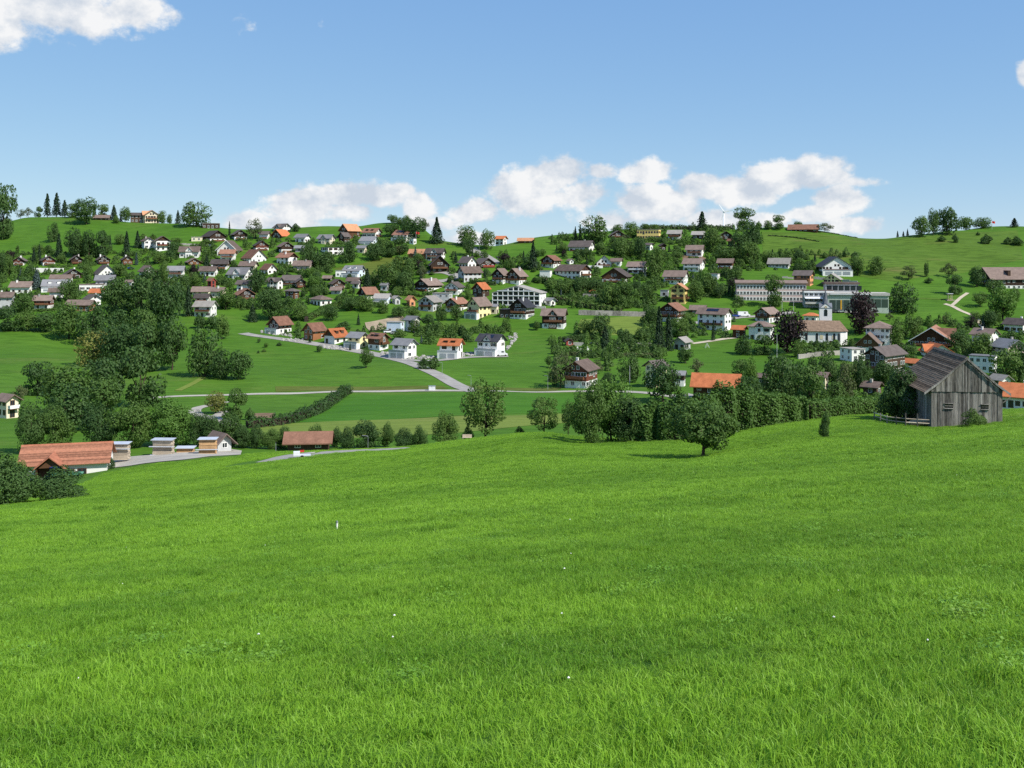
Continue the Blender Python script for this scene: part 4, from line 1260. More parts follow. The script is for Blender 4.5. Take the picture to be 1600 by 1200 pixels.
# ---- sawmill barn at the left: tiled roof, porch gable
def sawmill():
    P = at(87, 180); P.z = min(P.z, CZ - (743 - HOR) / F * 180); s = P.y / F
    rz = -math.atan((98 - 800) / F) + math.radians(-9)
    Lh = 7.7; T = thing('barn', 'sawmill barn with large red tiled roof and open gabled porch', 'barn', (P.x, P.y + 5, P.z), rz)
    zw = 2.55; zr = 5.0; D = 4.5
    mb = MB(); mb.prism_x([(-D, -3), (D, -3), (D, zw), (0, zr - .2), (-D, zw)], -Lh + .5, Lh - .6); build('wall', mb, 'render_white', T)
    # roof: tile courses, each a lapped strip on both slopes
    RF = bpy.data.objects.new('roof', None); COL.objects.link(RF); RF.parent = T
    k = (zr - zw) / D; n = 18; De = D + .55
    for sd in (-1, 1):
        for i in range(n):
            y0 = De * i / n; y1 = De * (i + 1) / n + .12
            z0 = zr - k * y0 + .02; z1 = zr - k * y1 + .10
            mb = MB(); th = .13
            pl = [(sd * y0, z0), (sd * y1, z1), (sd * y1, z1 + th), (sd * y0, z0 + th)]
            mb.prism_x(pl if sd > 0 else pl[::-1], -Lh, Lh)
            build('tile_course', mb, 'tile_red', RF)
    mb = MB(); mb.prism_x([(-.3, zr + .0), (.3, zr + .0), (0, zr + .32)], -Lh - .05, Lh + .05); build('ridge_cap', mb, 'tile_red_b', RF)
    # porch
    px = -2.0; pw = 2.1; pz = 2.3; pr = 1.75; y0 = -D - 2.2
    PO = bpy.data.objects.new('porch', None); COL.objects.link(PO); PO.parent = T
    for sx in (-1, 1):
        mb = MB(); mb.box(px + sx * pw - .12, px + sx * pw + .12, y0, -D + 3, -3, pz); build('porch_wall', mb, 'wood_brown', PO)
        mb = MB(); a = [(px, pz + pr), (px + sx * (pw + .6), pz - .45), (px + sx * (pw + .6), pz - .25), (px, pz + pr + .2)]
        mb.prism_y(a if sx < 0 else a[::-1], y0 - .5, -D + 4.6); build('porch_roof', mb, 'tile_red_b', PO)
    mb = MB(); mb.prism_y([(px - pw + .15, pz - .1), (px + pw - .15, pz - .1), (px, pz + pr - .25)], y0 + .15, y0 + .25); build('gable_boarding', mb, 'wood_brown', PO)
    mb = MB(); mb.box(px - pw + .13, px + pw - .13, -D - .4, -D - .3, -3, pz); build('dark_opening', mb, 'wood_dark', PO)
    mb = MB(); mb.box(px - pw + .13, px + pw - .13, y0 + .2, -D - .45, -3, .12); build('porch_floor', mb, 'gravel', PO)
    for i, x in enumerate((1.0, 3.0)):
        window(T, x, -D - .01, .4, 0, 1.3, 1.0, 'frame_brown')
    remember('sawmill barn', 14, 165, 692, 745, P)
    # machines by the wall
    m = thing('green_trailer', 'green flatbed trailer parked by the sawmill wall', 'trailer', (P.x + 3.2, P.y - 2.4, hz(P.x + 3.2, P.y - 2.4)), math.radians(8))
    mb = MB(); mb.box(-2.4, 2.4, -.8, .8, .7, .95); build('bed', mb, 'paint_green', m)
    mb = MB(); mb.box(-2.4, 2.4, -.84, -.78, .95, 1.3); build('side_board', mb, 'paint_green', m)
    for sx in (-1.3, 1.3):
        for sy in (-.8, .8):
            mb = MB(); mb.tube((sx, sy - .1, .35), (sx, sy + .1, .35), .35, .35, 12); build('wheel', mb, 'tyre', m)
    q = (P.x + 1.2, P.y - 2.0)
    m = thing('small_tractor', 'small red and blue tractor before the barn porch', 'tractor', (q[0], q[1], hz(*q)), math.radians(60))
    mb = MB(); mb.box(-.45, .45, -1.5, .1, .6, 1.2); build('bonnet', mb, 'paint_red', m)
    mb = MB(); mb.box(-.6, .6, .1, 1.3, .6, 1.1); build('chassis', mb, 'car_blue', m)
    mb = MB(); mb.box(-.65, .65, .1, 1.3, 2.0, 2.1); [mb.box(a - .04, a + .04, b2 - .04, b2 + .04, 1.1, 2.0) for a in (-.58, .58) for b2 in (.18, 1.22)]; build('cab', mb, 'car_blue', m)
    for sx in (-.7, .7):
        mb = MB(); mb.tube((sx - .15, .9, .65), (sx + .15, .9, .65), .65, .65, 14); build('wheel', mb, 'tyre', m)
        mb = MB(); mb.tube((sx - .1, -1.1, .4), (sx + .1, -1.1, .4), .4, .4, 14); build('wheel', mb, 'tyre', m)
plain('tile_red', (.33, .150, .092), .9, .22, 1.4, stretch=(1.6, 1.6, 1.6), fine=4)
plain('tile_red_b', (.31, .122, .072), .9, .26, 1.0)
sawmill()

# ---- lumber stacks
def lumber(x0, x1, yt, yb, label, mids, mat, dist):
    P = at((x0 + x1) / 2, dist); s = dist / F
    w = (x1 - x0) * s; h = (yb - yt) * s * 1.12
    P = Vector((P.x, P.y, CZ - (yb - HOR) / F * dist)) if abs(CZ - (yb - HOR) / F * dist - P.z) < 1.2 else P
    T = thing('lumber_stack', label, 'lumber stack', P, math.radians(random.uniform(-6, 10)), 'lumber stacks in the sawmill yard')
    n = max(3, int(h / .24)); lh = h / n; dep = 1.6
    for i in range(n):
        for j in range(3):
            mb = MB(); y0 = j * dep / 3; xo = random.uniform(-.08, .08)
            mb.box(-w / 2 + xo, w / 2 + xo, y0 + .02, y0 + dep / 3 - .02, i * lh, (i + .78) * lh); build('board', mb, mat, T)
        for x in (-w * .35, 0, w * .35):
            mb = MB(); mb.box(x - .05, x + .05, .05, dep - .05, (i + .785) * lh, (i + .995) * lh); build('sticker', mb, 'wood_pale', T)
    mb = MB(); mb.prism_x([(-.35, h + .05), (dep + .3, h + .16), (dep + .3, h + .24), (-.35, h + .13)][::1], -w / 2 - .3, w / 2 + .3); build('cover_sheet', mb, 'sheet_metal', T)
    for f, e in mids:
        mb = MB(); mb.box(-w / 2 - e, w / 2 + e, -.4, -.03, h * f - .05, h * f + .06); build('cover_sheet', mb, 'sheet_metal', T)
lumber(173, 199, 697, 719, 'lumber stack nearest the sawmill barn under two tin covers', [(.72, .5)], 'wood_pale', 193)
lumber(238, 268, 691, 713, 'lumber stack with tilted tin covers in the yard middle', [(.62, .6), (.08, .4)], 'wood_pale', 200)
lumber(276, 301, 702, 711, 'low lumber stack left of the orange tinted stack', [], 'wood_new', 203)
lumber(311, 336, 690, 713, 'tall orange tinted lumber stack before the brown roofed house', [(.42, .6)], 'wood_new', 199)
lumber(159, 168, 702, 721, 'narrow lumber stack half hidden behind the barn', [], 'wood_pale', 197)

# ---- small barn behind the valley trees
house(445, 520, 684, 712, 84, 'r', 'n', 'L', 'long low barn with red tiled roof behind the farm road', name='barn', cat='barn', dist=214, ratio=2.1, pitch=.7)
# ---------------------------------------------------------------- trees, bushes, hedges
def cards(centers, normals, size, rs, aspect=1.0, jitter=.65, droop=0.0):
    """leaf cards: one small diamond per point, turned roughly outward"""
    n = len(centers)
    nr = normals + rs.normal(0, jitter, (n, 3)); nr[:, 2] += .25 - droop
    nr /= np.linalg.norm(nr, axis=1)[:, None] + 1e-9
    r = rs.normal(size=(n, 3)); a = np.cross(nr, r); a /= np.linalg.norm(a, axis=1)[:, None] + 1e-9
    b = np.cross(nr, a)
    s = size * rs.uniform(.6, 1.35, n)[:, None]
    a = a * s * aspect; b = b * s
    q = np.stack([centers - a, centers - b * .62 + nr * s * .12, centers + a, centers + b * .62 + nr * s * .12], 1)
    return q.reshape(-1, 3)

def card_mesh(name, quads, mat='leaf_mid'):
    me = bpy.data.meshes.new(name)
    nv = len(quads); nf = nv // 4
    me.vertices.add(nv); me.vertices.foreach_set('co', quads.astype(np.float32).ravel())
    me.loops.add(nv); me.loops.foreach_set('vertex_index', np.arange(nv, dtype=np.int32))
    me.polygons.add(nf); me.polygons.foreach_set('loop_start', np.arange(0, nv, 4)); me.polygons.foreach_set('loop_total', np.full(nf, 4))
    me.update(); me.materials.append(M[mat])
    return me

def sphere_pts(n, rs):
    v = rs.normal(size=(n, 3)); return v / np.linalg.norm(v, axis=1)[:, None]

def crown_lobed(seed, n, size, z0=.22, nl=22, rl=(.13, .22), spread=.36, top=1.0, squash=1.0, sparse=0.0, dome=0.0):
    """unit tree (height 1, width 1): leaf clumps on lobes that fill an uneven ellipsoid"""
    rs = np.random.default_rng(seed)
    cz = (z0 + top) / 2; hz_ = (top - z0) / 2
    C = []; R = []
    for i in range(nl):
        d = sphere_pts(1, rs)[0]; f = rs.uniform(.35, 1.0) ** .6
        r = rs.uniform(*rl)
        c = np.array([d[0] * spread * f, d[1] * spread * f, cz + d[2] * (hz_ - r * .8) * f * squash])
        w = 1 - .45 * max(0, (c[2] - cz) / hz_) ** 2
        c[:2] *= w
        C.append(c); R.append(r)
    C = np.array(C); R = np.array(R)
    k = rs.choice(nl, n, p=R ** 2 / (R ** 2).sum())
    d = sphere_pts(n, rs); d[:, 2] = np.where(d[:, 2] < -.3, d[:, 2] * .6, d[:, 2])
    rad = R[k] * rs.uniform(.55, 1.06, n) ** .5
    p = C[k] + d * rad[:, None]
    # drop leaves buried deep inside other lobes
    dist = np.linalg.norm(p[:, None, :] - C[None], axis=2) / R[None]
    deep = (dist < .72).sum(1) >= 2
    keep = ~deep | (rs.random(n) < .25)
    if sparse:
        keep &= rs.random(n) > sparse
    p = p[keep]; d = d[keep]
    out = p - np.array([0, 0, cz]); out /= np.linalg.norm(out, axis=1)[:, None] + 1e-9
    w = np.percentile(np.abs(p[:, :2]), 98.5)
    p[:, :2] *= .5 / w
    za, zb = np.percentile(p[:, 2], (1.0, 99.3))
    p[:, 2] = z0 + (p[:, 2] - za) / (zb - za) * (top - z0)
    if dome:
        q = np.clip((p[:, 2] - z0) / (top - z0), 0, 1); p[:, :2] *= (1 - dome * q ** 2)[:, None]
    C = C * np.array([.5 / w, .5 / w, 1]); C[:, 2] = z0 + (C[:, 2] - za) / (zb - za) * (top - z0)
    return cards(p, d * .7 + out * .5, size, rs), C

def crown_spruce(seed, n, size, power=.85, ragged=.35, z0=.05):
    rs = np.random.default_rng(seed)
    P = []; N = []
    tiers = 17
    for t in range(tiers):
        z = z0 + (1 - z0) * (t / tiers) ** .95
        R = .5 * (1 - (z - z0) / (1 - z0)) ** power + .012
        nb = max(4, int(13 * (1 - t / tiers)) + 3)
        for b in range(nb):
            a = 2 * PI * (b + rs.random()) / nb; L = R * rs.uniform(1 - ragged, 1.0)
            m = max(3, int(n / tiers / nb * 1.0))
            f = rs.uniform(.12, 1, m) ** .7
            side = rs.normal(0, .16, m) * L * (1.15 - f)
            x = np.cos(a) * L * f - np.sin(a) * side; y = np.sin(a) * L * f + np.cos(a) * side
            zz = z - .07 * f * f * (R / .5 + .3) + rs.normal(0, .008, m) + .02
            P.append(np.stack([x, y, zz], 1)); N.append(np.stack([np.cos(a) * np.ones(m) * .6, np.sin(a) * np.ones(m) * .6, np.full(m, .7)], 1))
    P = np.concatenate(P); N = np.concatenate(N)
    P[:, 2] = np.clip(P[:, 2], .01, None)
    return cards(P, N, size, rs, aspect=1.15, jitter=.5), None

PROTO = {}
def trunk_mesh(C, seed, r=.028, top=.62, lean=.02):
    rs = random.Random(seed); mb = MB()
    bend = Vector((rs.uniform(-lean, lean), rs.uniform(-lean, lean), 0))
    pts = [Vector((0, 0, -.06)), Vector((0, 0, .06)) + bend * .3, Vector((0, 0, top * .5)) + bend, Vector((0, 0, top)) + bend * .5]
    rr = [r * 1.35, r, r * .72, r * .25]
    for i in range(3):
        mb.tube(pts[i], pts[i + 1], rr[i], rr[i + 1], 8, cap=False)
    if C is not None:
        idx = sorted(range(len(C)), key=lambda i: C[i][2])[::max(1, len(C) // 7)]
        for i in idx:
            c = Vector(C[i]); st = pts[1].lerp(pts[2], rs.uniform(.4, 1.0))
            mid = st.lerp(c, .5) + Vector((0, 0, -.02))
            mb.tube(st, mid, r * .5, r * .33, 6, cap=False); mb.tube(mid, c, r * .33, r * .1, 6, cap=False)
    return mb.mesh('trunk', ['bark'], True)

def protos():
    def add(kind, q, C, seed, tr=.028, top=.62):
        PROTO.setdefault(kind, []).append((card_mesh('crown', q), trunk_mesh(C, seed, tr, top)))
    for i in range(5):
        q, C = crown_lobed(10 + i, 3400, .034, z0=(.04, .10, .02, .06, .13)[i], nl=(20, 26, 17, 30, 22)[i]); add('D', q, C, i)
    for i in range(3):
        q, C = crown_lobed(30 + i, 9500, .021, z0=.05, nl=34, rl=(.09, .18)); add('Df', q, C, i, .022)
    for i in range(3):
        q, C = crown_lobed(50 + i, 1900, .032, z0=.15, nl=20, rl=(.09, .17), spread=.40, sparse=.2); add('O', q, C, i, .022)
    for i in range(3):
        q, C = crown_lobed(60 + i, 5600, .022, z0=.17, nl=34, rl=(.07, .15), spread=.40, sparse=.12); add('Of', q, C, i, .026)
    for i in range(3):
        q, C = crown_lobed(70 + i, 2200, .045, z0=.0, nl=14, rl=(.16, .28), spread=.32, dome=.5); add('B', q, C, i, .02, .4)
    for i in range(3):
        q, C = crown_lobed(80 + i, 8500, .021, z0=-.02, nl=24, rl=(.11, .24), spread=.34, dome=.55); add('Bf', q, C, i, .018, .4)
    for i in range(3):
        q, C = crown_spruce(90 + i, 2600, .036, power=(.85, .75, 1.0)[i]); add('P', q, C, i, .02, .95)
    q, C = crown_lobed(131, 10500, .020, z0=.24, nl=36, rl=(.09, .16), spread=.42); add('A', q, C, 2, .032, .6)
    q, C = crown_spruce(97, 2000, .042, power=.62, ragged=.6, z0=.12); add('Q', q, C, 3, .028, .9)      # open, ragged old conifer
    q, C = crown_lobed(99, 2200, .040, z0=.04, nl=22, rl=(.12, .2), spread=.3); add('C', q, C, 4, .02, .9)
protos()

KIND = {'D': ('D', 'leaf_mid', 'leafy tree', 'tree'), 'K': ('D', 'leaf_dark', 'dark leafy tree', 'tree'), 'L': ('D', 'leaf_light', 'bright green tree', 'tree'),
        'Y': ('D', 'leaf_yellow', 'yellowish tree', 'tree'), 'R': ('D', 'leaf_copper', 'copper beech', 'tree'), 'O': ('O', 'leaf_olive', 'thin orchard tree', 'tree'),
        'P': ('P', 'needle', 'dark spruce', 'spruce'), 'S': ('P', 'needle_blue', 'blue grey spruce', 'spruce'), 'C': ('C', 'leaf_dark', 'slim column tree', 'tree'),
        'Q': ('Q', 'needle', 'ragged old conifer', 'conifer'), 'B': ('B', 'leaf_mid', 'round bush', 'bush'), 'N': ('B', 'leaf_dark', 'dark bush', 'bush'),
        'A': ('A', 'leaf_mid', 'apple tree', 'tree'),
        'G': ('Of', 'leaf_mid', 'fruit tree', 'tree')}
TREES = []
NAMES = {'tree': 'tree', 'spruce': 'spruce_tree', 'conifer': 'conifer_tree', 'bush': 'bush'}
def tree(x0, x1, yt, yb, kind, near=0.0, dist=None, label=None, group=None):
    px = (x0 + x1) / 2
    P = at(px, dist) if dist else ground(px, yb, near)
    s = P.y / F
    w = (x1 - x0) * s; h = (yb - yt) * s
    if dist:
        h = max(h, (CZ - (yt - HOR) / F * dist) - P.z)
    fam, mat, word, cat = KIND[kind]
    if P.y < 240 and fam + 'f' in PROTO:
        fam = fam + 'f'
    rs = random.Random(int(x0 * 31 + yb * 17 + yt))
    me, tr = PROTO[fam][rs.randrange(len(PROTO[fam]))]
    T = thing(NAMES[cat], label or 'x', cat, (P.x, P.y, P.z - .05), rs.uniform(0, 2 * PI), group)
    hh = h * 1.03; ww = w * 1.05
    sc = (ww * rs.uniform(.95, 1.08), ww * rs.uniform(.95, 1.08), hh)
    c = link('crown', me, T, mat=mat); c.scale = sc
    t_ = link('trunk', tr, T); t_.scale = (min(ww, hh), min(ww, hh), hh)
    TREES.append((T, px, (yt + yb) / 2, w, h, word, label is not None, P.y))
    return T

TREE_TABLE = """
-14 24 293 374 K;26 38 324 338 O;38 50 323 338 O;55 66 322 338 D;66 82 303 339 Q;79 98 302 339 Q;93 109 313 339 Q;106 122 319 340 D;118 152 311 350 K;143 152 304 330 P;156 162 310 330 P
152 170 318 340 D;170 186 314 338 P;186 192 322 338 P;188 203 324 347 D;246 260 329 348 D;260 270 335 349 D;272 284 328 349 P;286 326 317 354 D;176 187 336 349 B;385 408 343 374 O
75 92 349 378 K;84 100 365 402 P;102 128 358 402 K;128 149 362 402 K;147 170 362 403 K;168 176 367 392 P;180 194 366 382 D;190 206 362 400 P;208 222 361 387 P;218 232 366 377 B;232 246 366 377 B
48 58 388 411 P;57 66 382 410 P;-6 10 393 428 K;8 20 400 432 D;46 68 422 452 S;25 32 427 444 P;95 120 438 474 D;18 54 457 488 D;209 217 395 414 S;222 250 420 452 K;250 262 410 442 D
262 278 436 452 D;280 300 430 450 K;316 330 398 418 P;300 312 428 448 D;356 361 346 368 P;262 280 378 398 K;268 284 372 386 D;240 258 394 412 D;176 196 412 432 D;192 200 424 442 D
404 414 372 384 D;455 469 350 362 N;469 491 383 414 K;486 520 394 418 K;505 520 392 416 D;530 557 380 410 K;570 600 382 407 K;586 602 372 398 D;565 583 420 452 P;590 622 412 450 D;620 644 424 456 K
614 646 400 432 D;643 655 386 409 S;604 620 336 349 D;618 630 340 350 D;628 642 337 352 D;600 628 350 370 K;630 668 342 374 K;656 669 342 362 O;668 697 340 380 P;714 744 354 384 D;722 739 374 400 K;750 772 360 390 D
612 642 370 394 K;822 844 376 421 P;652 668 416 437 O;895 903 354 377 P;902 911 352 377 P;910 946 339 379 D;972 998 348 371 D;955 975 351 363 D;1000 1016 350 360 D;1016 1030 351 360 D;955 992 372 400 D;991 1009 372 406 K
1010 1037 388 432 D;1086 1108 331 360 Q;1075 1080 352 362 P;1147 1179 326 358 D;1160 1187 350 398 K;1138 1172 365 402 K;1100 1126 355 394 D;1112 1150 385 410 D;1155 1184 380 412 D;1207 1226 337 358 D;1193 1208 345 358 D;1180 1191 346 358 B
1275 1301 349 363 O;1240 1252 343 353 D;1190 1212 393 412 D;1222 1240 393 413 D;1240 1258 392 411 K;1426 1453 339 370 D;1450 1466 328 368 D;1462 1498 326 367 K;1497 1522 338 358 D;1523 1549 340 356 D;1577 1593 341 355 Q
1400 1405 357 367 P;1409 1414 359 367 P;1415 1421 356 367 P;1465 1478 369 377 N;1488 1498 366 379 N;1525 1532 362 368 N;1530 1550 367 381 N;1568 1583 371 382 N;1580 1599 370 383 N;1330 1350 402 431 D;1356 1381 402 429 D
1408 1432 416 437 O;1444 1451 410 433 C;1472 1493 412 434 O;1480 1502 430 460 K;1444 1458 434 442 N;1515 1536 417 448 K;1392 1431 443 489 K;1520 1543 457 479 G;1547 1586 450 502 L;1540 1567 438 464 D;1578 1594 450 472 D;1535 1557 485 512 K
1320 1367 458 522 R;1207 1253 487 552 R;1196 1223 432 480 D;1150 1176 525 554 K;1180 1207 525 554 K;1238 1256 532 558 D;1271 1283 531 544 N;1301 1315 534 547 N;1324 1341 530 547 B;1390 1413 498 542 D;1416 1443 495 530 D
1480 1513 518 548 K;1514 1553 522 555 D;1404 1431 540 563 K;1546 1596 548 600 D;1575 1610 536 592 K;1338 1359 555 607 K;1364 1397 566 600 K;1306 1338 566 612 D;1262 1278 556 600 K;1450 1462 505 530 D
1163 1183 558 618 L;1143 1169 563 594 D;1198 1236 560 624 K;1228 1264 566 622 K;1278 1307 555 604 K;1306 1342 570 630 O;1284 1322 598 632 D;1187 1199 582 614 P;1333 1354 560 614 K;1077 1099 561 589 O;968 999 554 598 K;1010 1062 565 628 K
1060 1082 543 568 K;1194 1240 556 634 K;1238 1290 574 640 D;1150 1186 590 640 K;925 956 492 530 K;904 926 500 526 D;962 986 516 542 K;992 1011 513 535 D;1018 1042 480 550 P;1034 1056 492 548 P;934 957 510 548 P;1010 1031 478 508 K;1050 1076 498 526 D;1110 1119 500 532 P;1062 1083 488 508 D
857 894 553 606 O;928 943 562 584 O;942 956 583 608 K;852 864 556 574 G;895 920 432 460 K;918 942 436 458 K;850 872 436 456 D;870 897 440 460 D;940 966 445 480 D;962 988 442 482 D;983 1001 440 462 K;1004 1020 446 470 D;1076 1098 440 472 D;1090 1112 424 458 L;1100 1122 432 462 D
160 206 438 503 K;198 246 436 508 K;236 287 440 512 K;285 304 447 494 P;85 130 475 530 D;124 166 476 538 K;158 204 488 548 K;200 246 486 552 D;246 292 500 578 K;124 172 520 572 Y;158 212 506 575 K;200 252 508 580 K;298 343 513 588 K;328 362 548 591 K;355 391 550 593 K;38 80 568 618 K
75 142 573 646 D;132 192 558 640 K;186 256 546 634 K;70 136 603 674 K;136 194 590 652 D;20 42 603 632 O;322 352 613 646 Y;352 384 609 656 D;383 398 638 656 N
28 72 633 706 K;58 110 638 706 D;130 188 640 706 K;178 238 636 706 D;230 302 638 706 L;298 332 653 704 K;318 352 653 700 K;340 380 656 706 K;302 322 493 513 N;322 344 492 513 N;336 358 494 530 D
-6 30 480 517 K;26 58 486 517 D;54 90 488 518 K;384 406 475 503 P;402 440 452 499 K;338 367 454 484 D;387 414 424 457 K;455 481 476 500 D;436 458 482 500 K;504 529 478 501 K;556 564 490 508 P;524 550 503 516 N;615 636 514 532 D;560 584 544 575 G
652 672 560 577 N;668 688 559 577 N;660 681 492 519 K;682 697 474 501 K;704 721 476 501 K;715 729 510 522 N;722 734 520 531 N;833 843 502 516 D;640 658 500 520 D;590 606 470 490 D;560 584 462 486 D;536 560 466 486 K;612 634 478 496 K;634 656 480 500 D
388 412 677 712 K;408 432 682 712 D;425 452 680 712 D;480 504 669 706 D;517 535 676 706 K;532 554 670 706 K;549 592 662 706 K;594 616 667 704 D;618 648 671 702 K;646 667 666 702 K;366 392 678 712 K
678 717 646 694 D;724 793 598 688 G;721 740 665 687 B;826 873 622 678 G;877 899 628 678 G;805 819 666 678 B
"""
def all_trees():
    for blk in TREE_TABLE.strip().replace('\n', ';').split(';'):
        p = blk.split()
        x0, x1, yt, yb, k = int(p[0]), int(p[1]), int(p[2]), int(p[3]), p[4]
        near = 205.0 if 600 < yb < 704 and x0 < 400 else 0.0
        if 600 < yb < 640 and x0 > 900:
            near = 205.0
        dist = None
        if 700 <= yb <= 712:
            dist = 214.0 + (x0 % 7)
        if p[0] in ('678',): dist = 168
        if p[0] in ('724',): dist = 156
        if p[0] in ('721',): dist = 158
        if p[0] in ('826',): dist = 149
        if p[0] in ('877',): dist = 146
        if p[0] in ('805',): dist = 150
        tree(x0, x1, yt, yb, k, near, dist)
all_trees()

# near trees and bushes
tree(1052, 1144, 634, 719, 'A', label='lone apple tree casting a shadow on the near meadow', dist=94)
tree(1279, 1299, 645, 686, 'N', label='small upright shrub alone on the meadow before the hedge')
tree(-40, 56, 716, 795, 'N', label='large dark bush at the left edge of the meadow', dist=93)
tree(50, 134, 738, 790, 'N', label='broad rounded bush right of the large left edge bush', dist=96)
tree(14, 48, 720, 775, 'L', label='bright leafy shrub poking up behind the left bushes', dist=99)
tree(166, 180, 716, 734, 'N', label='small bush at the corner of the sawmill barn', dist=184)
tree(1376, 1440, 584, 668, 'N', label='large dark elder bush against the weathered barn wall', dist=114)
tree(1385, 1420, 574, 640, 'K', label='leafy elder tree rising behind the weathered barn bush', dist=120)
tree(1500, 1540, 641, 669, 'B', label='leafy bush growing before the weathered barn front', dist=104)
tree(892, 944, 604, 698, 'D', label='tall bright bush at the left end of the tall hedge', dist=119)
tree(920, 990, 598, 694, 'L', label='broad bright tree rising over the tall hedge', dist=124)
tree(960, 1010, 622, 692, 'K', label='dark rounded shrub tree beside the hedge end', dist=121)

def hedge(name, pts, h0, h1, width, n, size, mat, label, wav=.25, lumpy=1.0, seed=3):
    """clipped or loose hedge: leaf cards over the skin of a lumpy long body, one thing"""
    rs = np.random.default_rng(seed)
    pts = smooth_path([Vector((p.x, p.y, 0)) for p in pts], 1.0)
    A = np.array([(p.x, p.y) for p in pts]); seg = np.linalg.norm(np.diff(A, axis=0), axis=1); cum = np.concatenate([[0], np.cumsum(seg)]); Lg = cum[-1]
    t = rs.uniform(0, Lg, n); X = np.interp(t, cum, A[:, 0]); Y = np.interp(t, cum, A[:, 1])
    dx = np.interp(t + .5, cum, A[:, 0]) - np.interp(t - .5, cum, A[:, 0]); dy = np.interp(t + .5, cum, A[:, 1]) - np.interp(t - .5, cum, A[:, 1])
    l = np.hypot(dx, dy) + 1e-6; nx, ny = -dy / l, dx / l
    ph = rs.uniform(0, 6, 6)
    bump = sum(np.sin(t * f + ph[i]) * a for i, (f, a) in enumerate(((.9, .35), (1.9, .35), (3.7, .2), (.31, .3)))) * lumpy
    hh = (h0 + (h1 - h0) * t / Lg) * (1 + wav * .4 * bump)
    ang = rs.uniform(-.25, PI + .25, n); rr = rs.uniform(.75, 1.03, n) ** .5
    ww = width / 2 * (1 + wav * .5 * np.sin(t * 2.3 + ph[4]))
    off = np.sign(np.cos(ang)) * np.abs(np.cos(ang)) ** .45 * ww * rr
    zz = np.clip(np.sign(np.sin(ang)) * np.abs(np.sin(ang)) ** .5 * rr, 0, 2) * hh
    low = rs.random(n) < .42; zz = np.where(low, zz * rs.uniform(.0, 1, n), zz)
    px = X + nx * off; py = Y + ny * off
    P = np.stack([px, py, H(X, Y) + zz + .05], 1)
    N = np.stack([nx * np.cos(ang), ny * np.cos(ang), np.sin(ang)], 1)
    o = P[0].copy() * 0 + np.array([A[0, 0], A[0, 1], hz(A[0, 0], A[0, 1])])
    T = thing(name, label, 'hedge', o)
    # twiggy inner body keeps the hedge opaque
    mb = MB(); k = max(2, int(Lg / 1.5))
    tt = np.linspace(0, Lg, k); xs = np.interp(tt, cum, A[:, 0]); ys = np.interp(tt, cum, A[:, 1]); hs = h0 + (h1 - h0) * tt / Lg
    rows = []
    for i in range(k):
        j0, j1 = max(i - 1, 0), min(i + 1, k - 1)
        d = Vector((xs[j1] - xs[j0], ys[j1] - ys[j0], 0)).normalized(); nn = Vector((-d.y, d.x, 0)) * width * .30
        z = hz(xs[i], ys[i]); base = Vector((xs[i], ys[i], z)) - Vector(o)
        rows += [base - nn + Vector((0, 0, -.3)), base - nn * .9 + Vector((0, 0, hs[i] * .72)), base + nn * .9 + Vector((0, 0, hs[i] * .72)), base + nn + Vector((0, 0, -.3))]
    fs = [(i * 4 + a, i * 4 + a + 1, i * 4 + 5 + a, i * 4 + 4 + a) for i in range(k - 1) for a in range(3)] + [(0, 1, 2, 3), (k * 4 - 1, k * 4 - 2, k * 4 - 3, k * 4 - 4)]
    mb.add(rows, fs); build('twigs', mb, 'bark', T)
    link('foliage', card_mesh('foliage', cards(P - o, N, size, rs, jitter=.6), mat), T)
    HOUSES.append((label, None, None, 0, 0, None))
    return T
hedge('hedge', [at(985, 121), at(1030, 121), at(1062, 120), at(1100, 122), at(1140, 124), at(1168, 125)], 5.0, 5.2, 3.4, 24000, .17, 'leaf_hedge', 'tall lumpy hedge behind the lone apple tree', .45, 1.2)
hedge('hedge', [at(1166, 125), at(1200, 125), at(1250, 127), at(1256, 127)], 4.4, 3.2, 3.0, 10000, .16, 'leaf_hedge', 'clipped rounded hedge between tall hedge and low hedge', .3, 1.0, 4)
hedge('hedge', [at(1258, 127), at(1300, 129), at(1340, 131), at(1376, 133)], 2.6, 2.2, 2.6, 9000, .14, 'leaf_hedge', 'low clipped hedge running towards the weathered barn', .15, .6, 5)
hedge('hedge', [ground(385, 669, 205), ground(420, 666, 205), ground(455, 660, 205), ground(490, 648, 205), ground(515, 634, 205), ground(535, 620, 205), ground(545, 613, 205)], 2.3, 3.0, 2.6, 8000, .27, 'leaf_dark', 'dark diagonal hedge climbing from the farm to the valley road', .6, 1.6, 6)
hedge('hedge', [ground(478, 503), ground(500, 492), ground(528, 478)], 3.2, 3.0, 3.2, 3500, .36, 'leaf_hedge', 'straight clipped hedge below the hipped bungalow', .12, .5, 8)
hedge('hedge', [ground(735, 443), ground(760, 445), ground(775, 446)], 2.2, 2.2, 2.2, 1500, .36, 'leaf_dark', 'dark garden hedge below the stone house', .12, .5, 9)
hedge('hedge', [ground(880, 535), ground(905, 532), ground(935, 530)], 2.6, 2.6, 3.0, 2000, .34, 'leaf_dark', 'dark hedge behind the cemetery wall', .2, .8, 10)
hedge('hedge', [ground(868, 470), ground(900, 478), ground(940, 484), ground(972, 486)], 3.6, 2.6, 4.0, 4000, .40, 'leaf_mid', 'bushy green belt above the long retaining wall', .5, 1.5, 11)
hedge('hedge', [ground(848, 440), ground(876, 452), ground(906, 462)], 3.6, 4.2, 4.4, 3200, .42, 'leaf_dark', 'dark shrub belt right of the hotel slope', .5, 1.5, 12)
